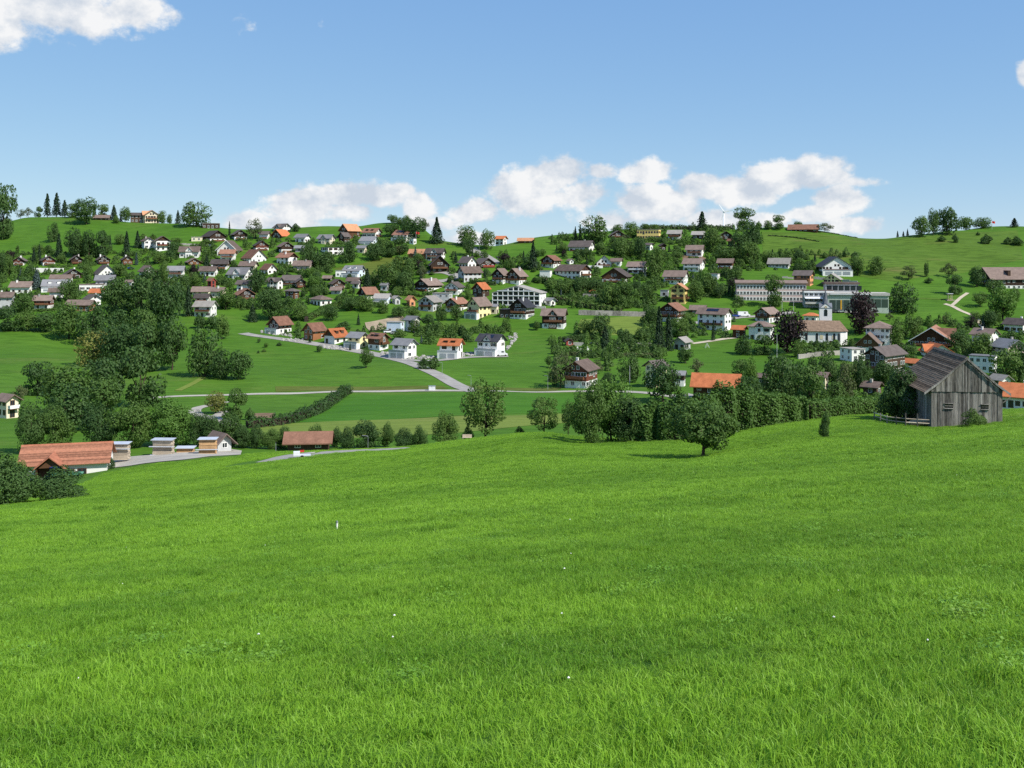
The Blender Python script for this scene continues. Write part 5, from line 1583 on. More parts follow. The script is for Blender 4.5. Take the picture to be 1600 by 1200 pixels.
hedge('hedge', [ground(870, 553), ground(905, 556), ground(950, 556), ground(1030, 558)], 1.6, 1.4, 3.0, 3000, .32, 'leaf_olive', 'scrubby bank planted below the cemetery', .6, 1.5, 13)
hedge('hedge', [ground(50, 487), ground(80, 486), ground(98, 484)], 1.4, 1.4, 1.6, 1200, .3, 'leaf_hedge', 'low lawn hedge before the brown roofed corner house', .1, .4, 14)
hedge('hedge', [ground(1200, 369), ground(1235, 371), ground(1280, 378)], .9, .7, 1.6, 900, .3, 'leaf_dark', 'thin dark field hedge crossing the right pasture', .8, 1.5, 15)
hedge('hedge', [ground(1250, 361), ground(1300, 365), ground(1340, 372)], .7, .5, 1.2, 500, .3, 'leaf_dark', 'sparse shrub line along the right ridge', .9, 1.5, 16)

hedge('hedge', [ground(1008, 358), ground(1060, 358), ground(1110, 358), ground(1142, 358)], 3.0, 3.4, 4, 2600, .45, 'leaf_dark', 'dark shrub line along the knoll skyline', .5, 1.4, 17)
# trees filling the gardens between the houses
def garden_trees():
    rs = random.Random(5)
    boxes = [(0, 300, 395, 480, 44), (300, 600, 372, 478, 76), (560, 660, 395, 480, 24), (660, 860, 400, 480, 26), (860, 1150, 385, 470, 62), (1030, 1150, 360, 400, 8), (400, 700, 525, 555, 10), (1370, 1600, 500, 600, 18), (1140, 1300, 398, 425, 10)]
    done = []
    solid = [(h[1] - h[3] / 2, h[1] + h[3] / 2, h[2] - h[4] / 2, h[2] + h[4] / 2) for h in HOUSES if h[1] is not None]
    for (xa, xb, ya, yb, n) in boxes:
        k = tries = 0
        while k < n and tries < n * 60:
            tries += 1
            x = rs.uniform(xa, xb); y = rs.uniform(ya, yb)
            kind = rs.choice('DDDKKKLPPBBNOS' if rs.random() < .95 else 'R')
            if 1380 < x < 1560 and y > 548: continue
            if 520 < x < 640 and 402 < y < 433: continue
            hgt = rs.uniform(8, 19) if kind not in 'BN' else rs.uniform(5, 9)
            if y > 520: hgt *= .7
            wid = hgt * (rs.uniform(.75, 1.1) if kind in 'DKLOR' else rs.uniform(.4, .5) if kind in 'PS' else rs.uniform(1.0, 1.6))
            bx = (x - wid / 2, x + wid / 2, y - hgt, y)
            bad = False
            for (a, b, c, d) in solid:
                # keep the tree from standing in a house or hiding most of its front
                ox = min(bx[1], b) - max(bx[0], a); oy = min(bx[3], d) - max(bx[2], c)
                if ox > 0 and oy > 0:
                    if y >= d - 1 and (ox * oy > .13 * (b - a) * (d - c) or oy > .4 * (d - c)): bad = True; break
                    if y < d - 1 and y > c + 1 and ox > 1.5: bad = True; break
            if bad or any(abs(x - q[0]) < 5 and abs(y - q[1]) < 4 for q in done):
                continue
            done.append((x, y)); k += 1
            tree(x - wid / 2, x + wid / 2, y - hgt, y, kind)
garden_trees()

# low planting that nobody could count: garden shrubs and undergrowth, as masses
def garden_shrubs():
    rs = np.random.default_rng(21)
    groups = {0: ([], []), 1: ([], []), 2: ([], [])}
    boxes = [(0, 300, 396, 484, 560), (300, 620, 374, 484, 900), (620, 860, 402, 484, 420), (860, 1160, 372, 482, 900), (1020, 1190, 356, 385, 120), (1150, 1340, 398, 424, 130), (410, 620, 518, 556, 120), (650, 800, 512, 540, 90), (860, 1040, 530, 560, 110), (1330, 1600, 505, 605, 330), (1250, 1330, 538, 556, 40), (900, 1010, 505, 530, 20), (1000, 1150, 485, 528, 110), (1270, 1400, 590, 640, 90), (1150, 1270, 600, 640, 60), (860, 960, 560, 606, 40)]
    solid = [(h[1] - h[3] / 2, h[1] + h[3] / 2, h[2] - h[4] / 2, h[2] + h[4] / 2) for h in HOUSES if h[1] is not None]
    open_lawn = [(520, 640, 402, 433), (640, 735, 383, 402), (772, 900, 383, 402), (855, 1012, 490, 500), (900, 1005, 498, 520), (640, 700, 426, 440), (735, 780, 388, 416), (1080, 1150, 464, 482), (800, 860, 424, 440)]
    for a, b, c, d, n in boxes:
        for _ in range(int(n * 1.7)):
            x = rs.uniform(a, b); y = rs.uniform(c, d)
            if any(q[0] < x < q[1] and q[2] < y < q[3] for q in open_lawn) or (1390 < x < 1570 and y > 560) or (395 < x < 660 and y > 524 + (x - 395) * .155 - 7 and y < 600): continue
            g = ground(x, y, 205.0)
            r = rs.uniform(.8, 2.6); h = rs.uniform(.9, 3.6) if rs.random() < .7 else rs.uniform(3, 6.5)
            s_ = F / g.y
            bx = (x - r * s_, x + r * s_, y - h * s_, y)
            bad = False
            for q in solid:
                ox = min(bx[1], q[1]) - max(bx[0], q[0]); oy = min(bx[3], q[3]) - max(bx[2], q[2])
                if ox > 0 and oy > 0 and (oy > .34 * (q[3] - q[2]) or y < q[3] - 2):
                    bad = True; break
            if bad: continue
            n_ = int(60 * r + 26 * h)
            dd = sphere_pts(n_, rs); dd[:, 2] = np.abs(dd[:, 2])
            q = dd * np.array([r, r * rs.uniform(.7, 1.3), h]) * rs.uniform(.78, 1.05, (n_, 1))
            k = int(rs.choice(3, p=[.45, .38, .17]))
            groups[k][0].append(q + np.array([g.x, g.y, g.z - .1])); groups[k][1].append(dd)
    for k, (mat, lab) in enumerate((('leaf_mid', 'green garden shrubs filling the gaps between village houses'), ('leaf_dark', 'dark undergrowth filling the gaps between village houses'), ('leaf_light', 'light green garden planting between village houses'))):
        P = np.concatenate(groups[k][0]); N = np.concatenate(groups[k][1])
        o = link('garden_shrubbery', card_mesh('garden_shrubbery', cards(P, N, .36, rs), mat)); tag(o, lab, 'shrubbery', kind='stuff')
garden_shrubs()
# ---------------------------------------------------------------- the weathered barn on the near meadow
def barn():
    d0 = 107.0
    A = at(1455, d0)                                  # left front corner
    u = (1505 - 800) / F
    rz = -math.atan(u) + math.radians(17)             # gable front turned a little to the right of the eye
    W = 7.1; L = 11.5; zw = 4.05; zr = 7.25
    c = Vector((A.x, A.y, 0)) + Matrix.Rotation(rz, 3, 'Z') @ Vector((W / 2, L / 2, 0))
    z = hz(A.x + 3, A.y) - .05
    T = thing('barn', 'weathered grey plank barn with dark tiled roof on the near meadow', 'barn', (c.x, c.y, z), rz)
    rs = random.Random(3)
    k = (zr - zw) / (W / 2)
    mats = ['barn_wood', 'barn_wood', 'barn_wood_pale', 'barn_wood_dark', 'barn_wood']
    # dark core behind the boards
    mb = MB(); mb.prism_y([(-W / 2 + .12, -2), (W / 2 - .12, -2), (W / 2 - .12, zw - .1), (0, zr - .25), (-W / 2 + .12, zw - .1)], -L / 2 + .12, L / 2 - .12); build('frame', mb, 'wood_dark', T)
    holes = [(-W / 2 + 1.35, -W / 2 + 2.15, 2.0, 2.45), (W / 2 - 2.1, W / 2 - 1.4, 1.95, 2.4)]
    def board(x0, x1, z0, z1a, z1b, y, out, side=None, m=None):
        t = .035 + rs.uniform(0, .035); mb = MB()
        if side is None:
            ys = sorted((y, y + out * t))
            mb.prism_y([(x0, z0), (x1, z0), (x1, z1b), (x0, z1a)], ys[0], ys[1])
        else:
            xs = sorted((y, y + out * t)); mb.prism_x([(x0, z0), (x1, z0), (x1, z1b), (x0, z1a)], xs[0], xs[1])
        build('plank', mb, m or rs.choice(mats), T)
    # gable fronts: lower boards up to the tie beam, upper boards lapping over them
    for (y, out) in ((-L / 2 + .06, -1), (L / 2 - .06, 1)):
        x = -W / 2
        while x < W / 2 - .02:
            w = min(rs.uniform(.12, .20), W / 2 - x); x1 = x + w - .01
            spans = [(-1.2 - rs.uniform(0, .1), zw - .16)]
            if out < 0:
                for h in holes:
                    if x1 > h[0] and x < h[1]:
                        spans = [(-1.2, h[2]), (h[3], zw - .16)]
            for a, b in spans:
                board(x, x1, a, b, b, y, out)
            x += w
        x = -W / 2 - .02
        while x < W / 2:
            w = min(rs.uniform(.12, .20), W / 2 + .02 - x)
            if w < .03: break
            x1 = x + w - .012
            top = lambda q: zr - .22 - k * abs(q)
            if x < 0 < x1: x1 = -.001 if -x > x1 else x1
            board(x, x1, zw - .32 - rs.uniform(0, .05), max(top(x), zw - .2), max(top(x1), zw - .2), y + out * .075, out)
            x += w
    for (xs_, out) in ((-W / 2 + .06, -1), (W / 2 - .06, 1)):
        y = -L / 2
        while y < L / 2 - .02:
            w = min(rs.uniform(.18, .28), L / 2 - y)
            board(y, y + w - .012, -1.3, zw - .1, zw - .1, xs_, out, 'side')
            y += w
    # little windows
    for h in holes:
        Wd = bpy.data.objects.new('window', None); COL.objects.link(Wd); Wd.parent = T; Wd.location = ((h[0] + h[1]) / 2, -L / 2 - .03, h[2])
        w = h[1] - h[0]; hh = h[3] - h[2]
        mb = MB(); mb.box(-w / 2, w / 2, .1, .13, 0, hh); build('dark_opening', mb, 'glass', Wd)
        mb = MB(); mb.box(-w / 2 - .06, w / 2 + .08, -.07, .04, hh, hh + .07); build('lintel', mb, 'barn_wood_pale', Wd)
        mb = MB(); mb.box(-w / 2 - .06, w / 2 + .08, -.09, .04, -.07, 0); build('sill', mb, 'barn_wood_pale', Wd)
        mb = MB(); mb.box(-w / 2, w / 2, -.02, .02, hh * .45, hh * .55); build('bar', mb, 'barn_wood', Wd)
    # roof of lapped tile courses with a kick at the eaves
    RF = bpy.data.objects.new('roof', None); COL.objects.link(RF); RF.parent = T
    ov = .75; n = 26; fr = .16
    def prof(q):                                      # q 0 ridge .. 1 eave
        x = (W / 2 + ov) * q
        zz = zr - k * x
        return x, zz + (max(0, q - .72) ** 2) * 2.6
    for sd in (-1, 1):
        for i in range(n):
            x0, z0 = prof(i / n); x1, z1 = prof((i + 1.15) / n); th = .05
            # each course in runs of tiles that sit a little unevenly
            y = -L / 2 - fr
            run = 0
            mb = MB()
            while y < L / 2 + fr - .01:
                w = min(rs.uniform(1.2, 2.6), L / 2 + fr - y); dz = rs.uniform(0, .014)
                a = [(sd * x0, z0 + dz), (sd * x1, z1 + .025 + dz), (sd * x1, z1 + .025 + th + dz), (sd * x0, z0 + th + dz)]
                mb.prism_y(a if sd < 0 else a[::-1], y, y + w - .01)
                y += w
            build('tile_course', mb, 'barn_tile', RF)
    mb = MB(); mb.prism_y([(-.22, zr - .06), (.22, zr - .06), (0, zr + .16)], -L / 2 - fr - .04, L / 2 + fr + .04); build('ridge_cap', mb, 'barn_tile_b', RF)
    for sd in (-1, 1):                                # weathered barge boards, in three pieces each
        for j in range(3):
            qa, qb = j / 3, (j + 1) / 3
            x0, z0 = prof(qa); x1, z1 = prof(qb); mb = MB()
            a = [(sd * x0, z0 - .2), (sd * x1, z1 - .2), (sd * x1, z1 + .04), (sd * x0, z0 + .04)]
            mb.prism_y(a if sd > 0 else a[::-1], -L / 2 - fr - .1, -L / 2 - fr - .02); build('bargeboard', mb, 'barn_wood_pale', RF)
    for j in range(9):                                # rafter tails under the left eave
        y = -L / 2 + .3 + j * (L - .6) / 8; x1, z1 = prof(.97); mb = MB()
        mb.prism_y([(-x1, z1 - .2), (-W / 2 + .1, zw - .22), (-W / 2 + .1, zw - .06), (-x1, z1 - .04)], y - .06, y + .06); build('rafter', mb, 'barn_wood_dark', RF)
    # stub of a prop at the right corner
    mb = MB(); mb.tube((W / 2 + .1, -L / 2 + .2, 2.6), (W / 2 + .9, -L / 2 + .1, 3.25), .06, .06, 6); build('prop', mb, 'barn_wood', T)
    HOUSES.append(('weathered barn', 1490, 610, 130, 110, A))
    # pen of low rails left of the barn
    pts = [(1366, 116), (1386, 108.5), (1415, 107.2), (1452, 106.6)]
    W0 = [at(a, b) for a, b in pts]
    PN = thing('pen', 'low wooden pen of rails beside the weathered barn', 'pen', W0[0])
    for i in range(3):
        a, b = W0[i] - W0[0], W0[i + 1] - W0[0]
        for zq in (.45, .82):
            mb = MB(); mb.tube(a + Vector((0, 0, zq)), b + Vector((0, 0, zq)), .055, .05, 6); build('rail', mb, 'wood_pale', PN)
        for f in (0, .5):
            p = a.lerp(b, f); mb = MB(); mb.tube(p + Vector((0, 0, -.3)), p + Vector((0, 0, 1.0 + (i == 2) * .4)), .07, .06, 6); build('post', mb, 'barn_wood', PN)
    q = W0[3] - W0[0] + Vector((-1.6, .9, 0))
    g = at(1438, 108.3)
    TR = thing('log_pile', 'small heap of boards and logs by the barn corner', 'log pile', g)
    for i in range(7):
        mb = MB(); y = (i % 4) * .22; zq = .25 + (i // 4) * .24
        mb.tube((-1.0 + rs.uniform(-.2, .2), y, zq), (1.0 + rs.uniform(-.2, .2), y + rs.uniform(-.1, .1), zq + rs.uniform(0, .1)), .1, .09, 7); build('log', mb, 'wood_pale' if i % 3 else 'wood_new', TR)
barn()

# ---------------------------------------------------------------- grass of the near meadow
def tuft(seed, n, size, hmin, hmax, wid, lean, mat):
    rs = np.random.default_rng(seed)
    x = rs.uniform(-size / 2, size / 2, n); y = rs.uniform(-size / 2, size / 2, n)
    cl = rs.uniform(-size / 2, size / 2, (max(4, n // 45), 2)); k = rs.integers(0, len(cl), n)
    m = rs.random(n) < .55
    x = np.where(m, cl[k, 0] + rs.normal(0, size * .05, n), x); y = np.where(m, cl[k, 1] + rs.normal(0, size * .05, n), y)
    h = rs.uniform(hmin, hmax, n) * rs.choice([.7, 1, 1, 1.25], n); a = rs.uniform(0, 2 * PI, n); f = rs.uniform(0, 2 * PI, n)
    ln = rs.uniform(.15, 1.0, n) * lean * h; w = wid * rs.uniform(.6, 1.3, n)
    cx, sx = np.cos(f) * w / 2, np.sin(f) * w / 2; lx, ly = np.cos(a) * ln, np.sin(a) * ln
    z = np.zeros(n) - .01
    v = np.stack([np.stack([x - cx, y - sx, z], 1), np.stack([x + cx, y + sx, z], 1),
                  np.stack([x + cx * .85 + lx * .35, y + sx * .85 + ly * .35, h * .6], 1), np.stack([x - cx * .85 + lx * .35, y - sx * .85 + ly * .35, h * .6], 1),
                  np.stack([x + lx, y + ly, h * (1 - .25 * rs.random(n))], 1)], 1).reshape(-1, 3)
    b = np.arange(n) * 5
    me = bpy.data.meshes.new('grass_tuft')
    me.from_pydata(v.tolist(), [], [f_ for i in b.tolist() for f_ in ((i, i + 1, i + 2, i + 3), (i + 3, i + 2, i + 4))])
    me.materials.append(M[mat])
    return me
def clover(seed, n, size):
    rs = np.random.default_rng(seed)
    c = np.stack([rs.normal(0, size * .24, n), rs.normal(0, size * .24, n), rs.uniform(.04, .10, n)], 1)
    N = np.tile([0, 0, 1.0], (n, 1))
    me = card_mesh('clover_patch', cards(c, N, .016, rs, jitter=.35), 'clover_leaf')
    return me

def scatter(name, pts, rot, scl, idx, meshes, label, cat):
    col = bpy.data.collections.new(name + '_pieces')
    for i, me in enumerate(meshes):
        col.objects.link(bpy.data.objects.new('%s_piece_%02d' % (name, i), me))
    me = bpy.data.meshes.new(name); me.from_pydata(pts.tolist(), [], [])
    for nm, typ, arr in (('rot', 'FLOAT_VECTOR', rot), ('scl', 'FLOAT_VECTOR', scl), ('idx', 'INT', idx)):
        at_ = me.attributes.new(nm, typ, 'POINT'); at_.data.foreach_set('vector' if typ == 'FLOAT_VECTOR' else 'value', np.ascontiguousarray(arr).ravel())
    o = link(name, me); tag(o, label, cat, kind='stuff')
    ng = bpy.data.node_groups.new(name, 'GeometryNodeTree')
    ng.interface.new_socket('Geometry', in_out='INPUT', socket_type='NodeSocketGeometry'); ng.interface.new_socket('Geometry', in_out='OUTPUT', socket_type='NodeSocketGeometry')
    N = ng.nodes; gi = N.new('NodeGroupInput'); go = N.new('NodeGroupOutput'); ip = N.new('GeometryNodeInstanceOnPoints'); ci = N.new('GeometryNodeCollectionInfo')
    ci.inputs['Collection'].default_value = col; ci.inputs['Separate Children'].default_value = True; ci.inputs['Reset Children'].default_value = True
    ip.inputs['Pick Instance'].default_value = True
    def attr(nm, dt):
        n = N.new('GeometryNodeInputNamedAttribute'); n.data_type = dt; n.inputs['Name'].default_value = nm
        return [q for q in n.outputs if q.enabled and q.name == 'Attribute'][0]
    L = ng.links
    L.new(gi.outputs[0], ip.inputs['Points']); L.new(ci.outputs[0], ip.inputs['Instance'])
    L.new(attr('idx', 'INT'), ip.inputs['Instance Index']); L.new(attr('rot', 'FLOAT_VECTOR'), ip.inputs['Rotation']); L.new(attr('scl', 'FLOAT_VECTOR'), ip.inputs['Scale'])
    L.new(ip.outputs[0], go.inputs[0])
    md = o.modifiers.new('scatter', 'NODES'); md.node_group = ng
    return o

def meadow_grass():
    rs = np.random.default_rng(11)
    near = [tuft(i, 1100, .62, .032, .074, .0055, 1.5, 'grass_blade') for i in range(6)] + [tuft(20 + i, 520, .5, .055, .11, .0065, 1.1, 'grass_blade') for i in range(2)] + [clover(31, 260, .5), clover(32, 180, .6)]
    far = [tuft(40 + i, 1150, 1.7, .05, .105, .018, 1.6, 'grass_blade') for i in range(5)]
    slope = math.atan(PA)
    def fill(y0, y1, step, um, lo, hi):
        P = []
        y = y0
        while y < y1:
            n = int(2 * um * max(y, 3.2) / step) + 2
            xs = (np.arange(n) - n / 2) * step + rs.uniform(-.4, .4, n) * step; ys = y + rs.uniform(-.5, .5, n) * step
            P.append(np.stack([xs, ys], 1)); y += step
        return np.concatenate(P)
    def lay(P, nm, meshes, probs, s0, s1, label):
        z = H(P[:, 0], P[:, 1])
        n = len(P)
        rot = np.stack([np.full(n, -slope), np.full(n, -PB * .9) * -1 * -1, np.zeros(n)], 1)
        rot = np.zeros((n, 3)); rot[:, 2] = rs.uniform(0, 2 * PI, n)
        s = rs.uniform(s0, s1, n)
        # longer and shorter growth in patches
        g = np.sin(P[:, 0] * .9 + 1.7 * np.sin(P[:, 1] * .6)) + np.sin(P[:, 1] * 1.3 + 1.3 * np.sin(P[:, 0] * .7))
        scl = np.stack([s, s, s * (1 + .18 * g)], 1)
        idx = rs.choice(len(meshes), n, p=np.array(probs) / sum(probs))
        scatter(nm, np.stack([P[:, 0], P[:, 1], z - .005], 1), rot, scl, idx, meshes, label, 'grass')
    fade = lambda P, a, b, up: rs.random(len(P)) < (np.clip((P[:, 1] - a) / (b - a), 0, 1) if up else 1 - np.clip((P[:, 1] - a) / (b - a), 0, 1))
    P = fill(2.2, 30, .34, .62, 0, 0); P = P[fade(P, 20, 30, False)]
    lay(P, 'meadow_grass', near, [1, 1, 1, 1, 1, 1, .35, .35, .10, .08], .85, 1.2, 'lush green grass blades of the near meadow')
    mid = [tuft(60 + i, 1100, 1.05, .04, .088, .0105, 1.55, 'grass_blade') for i in range(5)]
    P = fill(19, 62, .60, .61, 0, 0); P = P[fade(P, 19, 28, True)]; P = P[fade(P, 44, 62, False)]
    lay(P, 'middle_grass', mid, [1, 1, 1, 1, 1], .85, 1.2, 'green grass of the middle part of the near meadow')
    P = fill(42, 190, 1.05, .60, 0, 0); P = P[fade(P, 42, 58, True)]
    # keep the farm road and the far side of the crest free of it
    keep = np.ones(len(P), bool)
    pr = np.array([(q.x, q.y) for q in [ground(a, b) for a, b in ((405, 721.5), (430, 718.5), (452, 715), (490, 710), (535, 706.5), (580, 704), (640, 700.8))]])
    for i in range(len(pr) - 1):
        d = pr[i + 1] - pr[i]; t = np.clip(((P - pr[i]) @ d) / (d @ d), 0, 1)
        keep &= np.linalg.norm(P - (pr[i] + t[:, None] * d), axis=1) > (5.2 if i < 4 else 3.4)
    px = P[:, 0] / P[:, 1] * F + 800
    lim = [(0, 760), (130, 757), (166, 739), (230, 726), (300, 720), (376, 713)]
    yl = [ground(a, b).y - 1.0 for a, b in lim]
    top = np.interp(px, [a for a, b in lim] + [400, 640, 700, 860, 900], yl + [182, 172, 160, 152, 150])
    keep &= (P[:, 1] < top)
    P = P[keep]
    lay(P, 'slope_grass', far, [1, 1, 1, 1, 1], .8, 1.2, 'mown green grass of the slope farther down')
    # clover heads, daisies
    n = 70
    y = 4 + 90 * rs.random(n) ** 1.4; x = rs.uniform(-.6, .6, n) * y
    mb = MB(); mb.tube((0, 0, 0), (0, 0, .1), .003, .003, 4); fl = MB(); fl.add([(.022 * math.cos(a), .022 * math.sin(a), .1) for a in np.linspace(0, 2 * PI, 7)[:-1]] + [(0, 0, .110), (0, 0, .09)], [(i, (i + 1) % 6, 6) for i in range(6)] + [((i + 1) % 6, i, 7) for i in range(6)])
    fm = fl.mesh('flower_head', ['flower_white'])
    s = rs.uniform(.3, .6, n) * (1 + y / 60)
    scatter('clover_flowers', np.stack([x, y, H(x, y) + .0], 1), np.zeros((n, 3)), np.stack([s, s, np.ones(n)], 1), np.zeros(n, int), [fm], 'tiny white clover flowers dotted over the near meadow', 'flowers')
meadow_grass()

# ---------------------------------------------------------------- small things
def pole(name, px, py, h, label, cat, lamp=False, mat='metal_white', near=0.0, flag=None, r=.07, dist=None):
    P = at(px, dist) if dist else ground(px, py, near); T = thing(name, label, cat, P)
    mb = MB(); mb.tube((0, 0, -.4), (0, 0, h), r, r * .6, 8); build('post', mb, mat, T)
    if lamp:
        mb = MB(); mb.tube((0, 0, h), (-.9, 0, h + .15), .05, .04, 6); build('arm', mb, mat, T)
        mb = MB(); mb.box(-1.2, -.8, -.1, .1, h + .1, h + .18); build('lamp_head', mb, mat, T)
    if flag:
        mb = MB(); n = 8; vs = []
        for i in range(n + 1):
            x = .08 + i * .28; yy = .18 * math.sin(i * .9)
            vs += [(x, yy, h - 1.7 - i * .05), (x, yy, h - .1 - i * .05), (x, yy + .02, h - 1.7 - i * .05), (x, yy + .02, h - .1 - i * .05)]
        fs = []
        for i in range(n):
            a = i * 4; fs += [(a, a + 4, a + 5, a + 1), (a + 2, a + 3, a + 7, a + 6), (a + 1, a + 5, a + 7, a + 3), (a, a + 2, a + 6, a + 4)]
        mb.add(vs, fs); build('flag', mb, flag, T)
G = 'street lamps along the valley lanes'
pole('street_lamp', 691, 587, 4.8, 'street lamp on the bank inside the lane curve', 'street lamp', True, 'metal_grey')
pole('street_lamp', 736, 609, 4.8, 'street lamp where the lane meets the valley road', 'street lamp', True, 'metal_grey', near=205)
pole('street_lamp', 856, 609, 4.8, 'street lamp left of the brown valley farmhouse', 'street lamp', True, 'metal_grey', near=205)
pole('flagpole', 984, 603, 7.0, 'white pole in the garden left of the cream gabled house', 'pole', near=205)
pole('flagpole', 1214, 565, 11.5, 'tall white pole standing in the meadow below the copper beech', 'pole')
pole('flagpole', 1222, 488, 7.0, 'thin white flagpole left of the school lawn centre', 'pole')
pole('flagpole', 1240, 486, 7.0, 'thin white flagpole nearest the school link', 'pole')
pole('flagpole', 1204, 481, 5.0, 'thin white flagpole behind the brown wooden chalet roof', 'pole')
pole('flagpole', 1550, 359, 6.5, 'flagpole with small flag on the right skyline', 'flagpole', flag='paint_red')
pole('flagpole', 650, 380, 8.0, 'flagpole with red flag beside the red solar roof', 'flagpole', flag='paint_red')
pole('street_lamp', 778, 416, 6.0, 'street lamp beside the hill road bend', 'street lamp', True, 'metal_grey')
pole('street_lamp', 749, 393, 6.0, 'street lamp at the top of the hill road', 'street lamp', True, 'metal_grey')
pole('street_lamp', 717, 440, 7.0, 'street lamp in front of the grey stone house', 'street lamp', True, 'metal_grey')
pole('street_lamp', 575, 706, 4.0, 'thin lamp post before the dark valley trees', 'street lamp', True, 'metal_grey', dist=206, r=.05)
pole('marker_post', 431, 707, 2.6, 'short grey marker post beside the farm road', 'post', mat='metal_grey', dist=196)
P = at(526, 24.5)
T = thing('marker_post', 'thin white marker post alone in the near meadow', 'post', P)
mb = MB(); mb.tube((0, 0, -.2), (.01, 0, .22), .022, .022, 8); build('stake', mb, 'flower_white', T)
mb = MB(); mb.tube((.01, 0, .221), (.01, 0, .27), .024, .024, 8); build('cap', mb, 'metal_grey', T)

def car(px, py, yaw, mat, label, L=4.2, h=1.45, near=0.0, van=False):
    P = ground(px, py, near); T = thing('van' if van else 'parked_car', label, 'van' if van else 'car', (P.x, P.y, P.z + .22), math.radians(yaw))
    w = .85; a = L / 2
    mb = MB()
    pr = [(-a, .35), (a, .35), (a, .75), (a - .25, .92), (a * .45, .98), (-a + .1, 1.0), (-a, .8)] if not van else [(-a, .35), (a, .35), (a, .95), (a - .9, 1.25), (a - 1.3, 2.5), (-a, 2.6)]
    mb.prism_y(pr, -w, w); build('body', mb, mat, T)
    if not van:
        mb = MB(); mb.prism_y([(-a + .25, 1.0), (a * .42, .985), (a * .1, h), (-a + .7, h)], -w + .08, w - .08); build('cabin', mb, 'glass', T)
        mb = MB(); mb.box(-a + .72, a * .1, -w + .1, w - .1, h + .01, h + .05); build('car_roof', mb, mat, T)
    else:
        for sy in (-1, 1):
            mb = MB(); mb.box(-.2, .9, sy * w - .01, sy * w + .02, 1.5, 2.1); build('side_window', mb, 'glass', T)
    for sx in (-a * .62, a * .62):
        for sy in (-1, 1):
            mb = MB(); mb.tube((sx, sy * w - .12, .32), (sx, sy * w + .03, .32), .32, .32, 12); build('wheel', mb, 'tyre', T)
car(205, 421, 5, 'car_blue', 'blue car parked on the white garage roof terrace')
car(1162, 495, 8, 'car_white', 'white van parked on the lane above the chalets', L=6.5, van=True)
car(1150, 496, 8, 'car_blue', 'blue car left of the white van')
car(1306, 489, 6, 'car_dark', 'dark car before the left end of the sports hall')
car(1314, 489, 6, 'car_silver', 'silver car before the sports hall glazing')
car(1371, 489, 6, 'car_dark', 'dark car before the right end of the sports hall')
car(1381, 489, 6, 'car_white', 'white car at the right end of the parking strip')
car(606, 521, 20, 'car_white', 'white car left of the building site house')
car(617, 523, 15, 'car_silver', 'silver car at the building site')
car(784, 557, 5, 'car_white', 'white caravan beside the three garages', L=5.0, van=True)
P = ground(472, 716); T = thing('farm_trailer', 'low pale trailer with red board standing on the farm road', 'trailer', P, math.radians(12))
mb = MB(); mb.box(-1.2, 1.2, -.5, .5, .35, .5); build('bed', mb, 'sheet_metal', T)
mb = MB(); mb.box(-1.2, -.3, -.45, .45, .51, .95); build('load', mb, 'metal_white', T)
mb = MB(); mb.box(-.3, .3, .5, .56, .75, 1.05); build('red_board', mb, 'paint_red', T)
for sy in (-.5, .5):
    mb = MB(); mb.tube((0, sy - .08, .25), (0, sy + .08, .25), .25, .25, 12); build('wheel', mb, 'tyre', T)

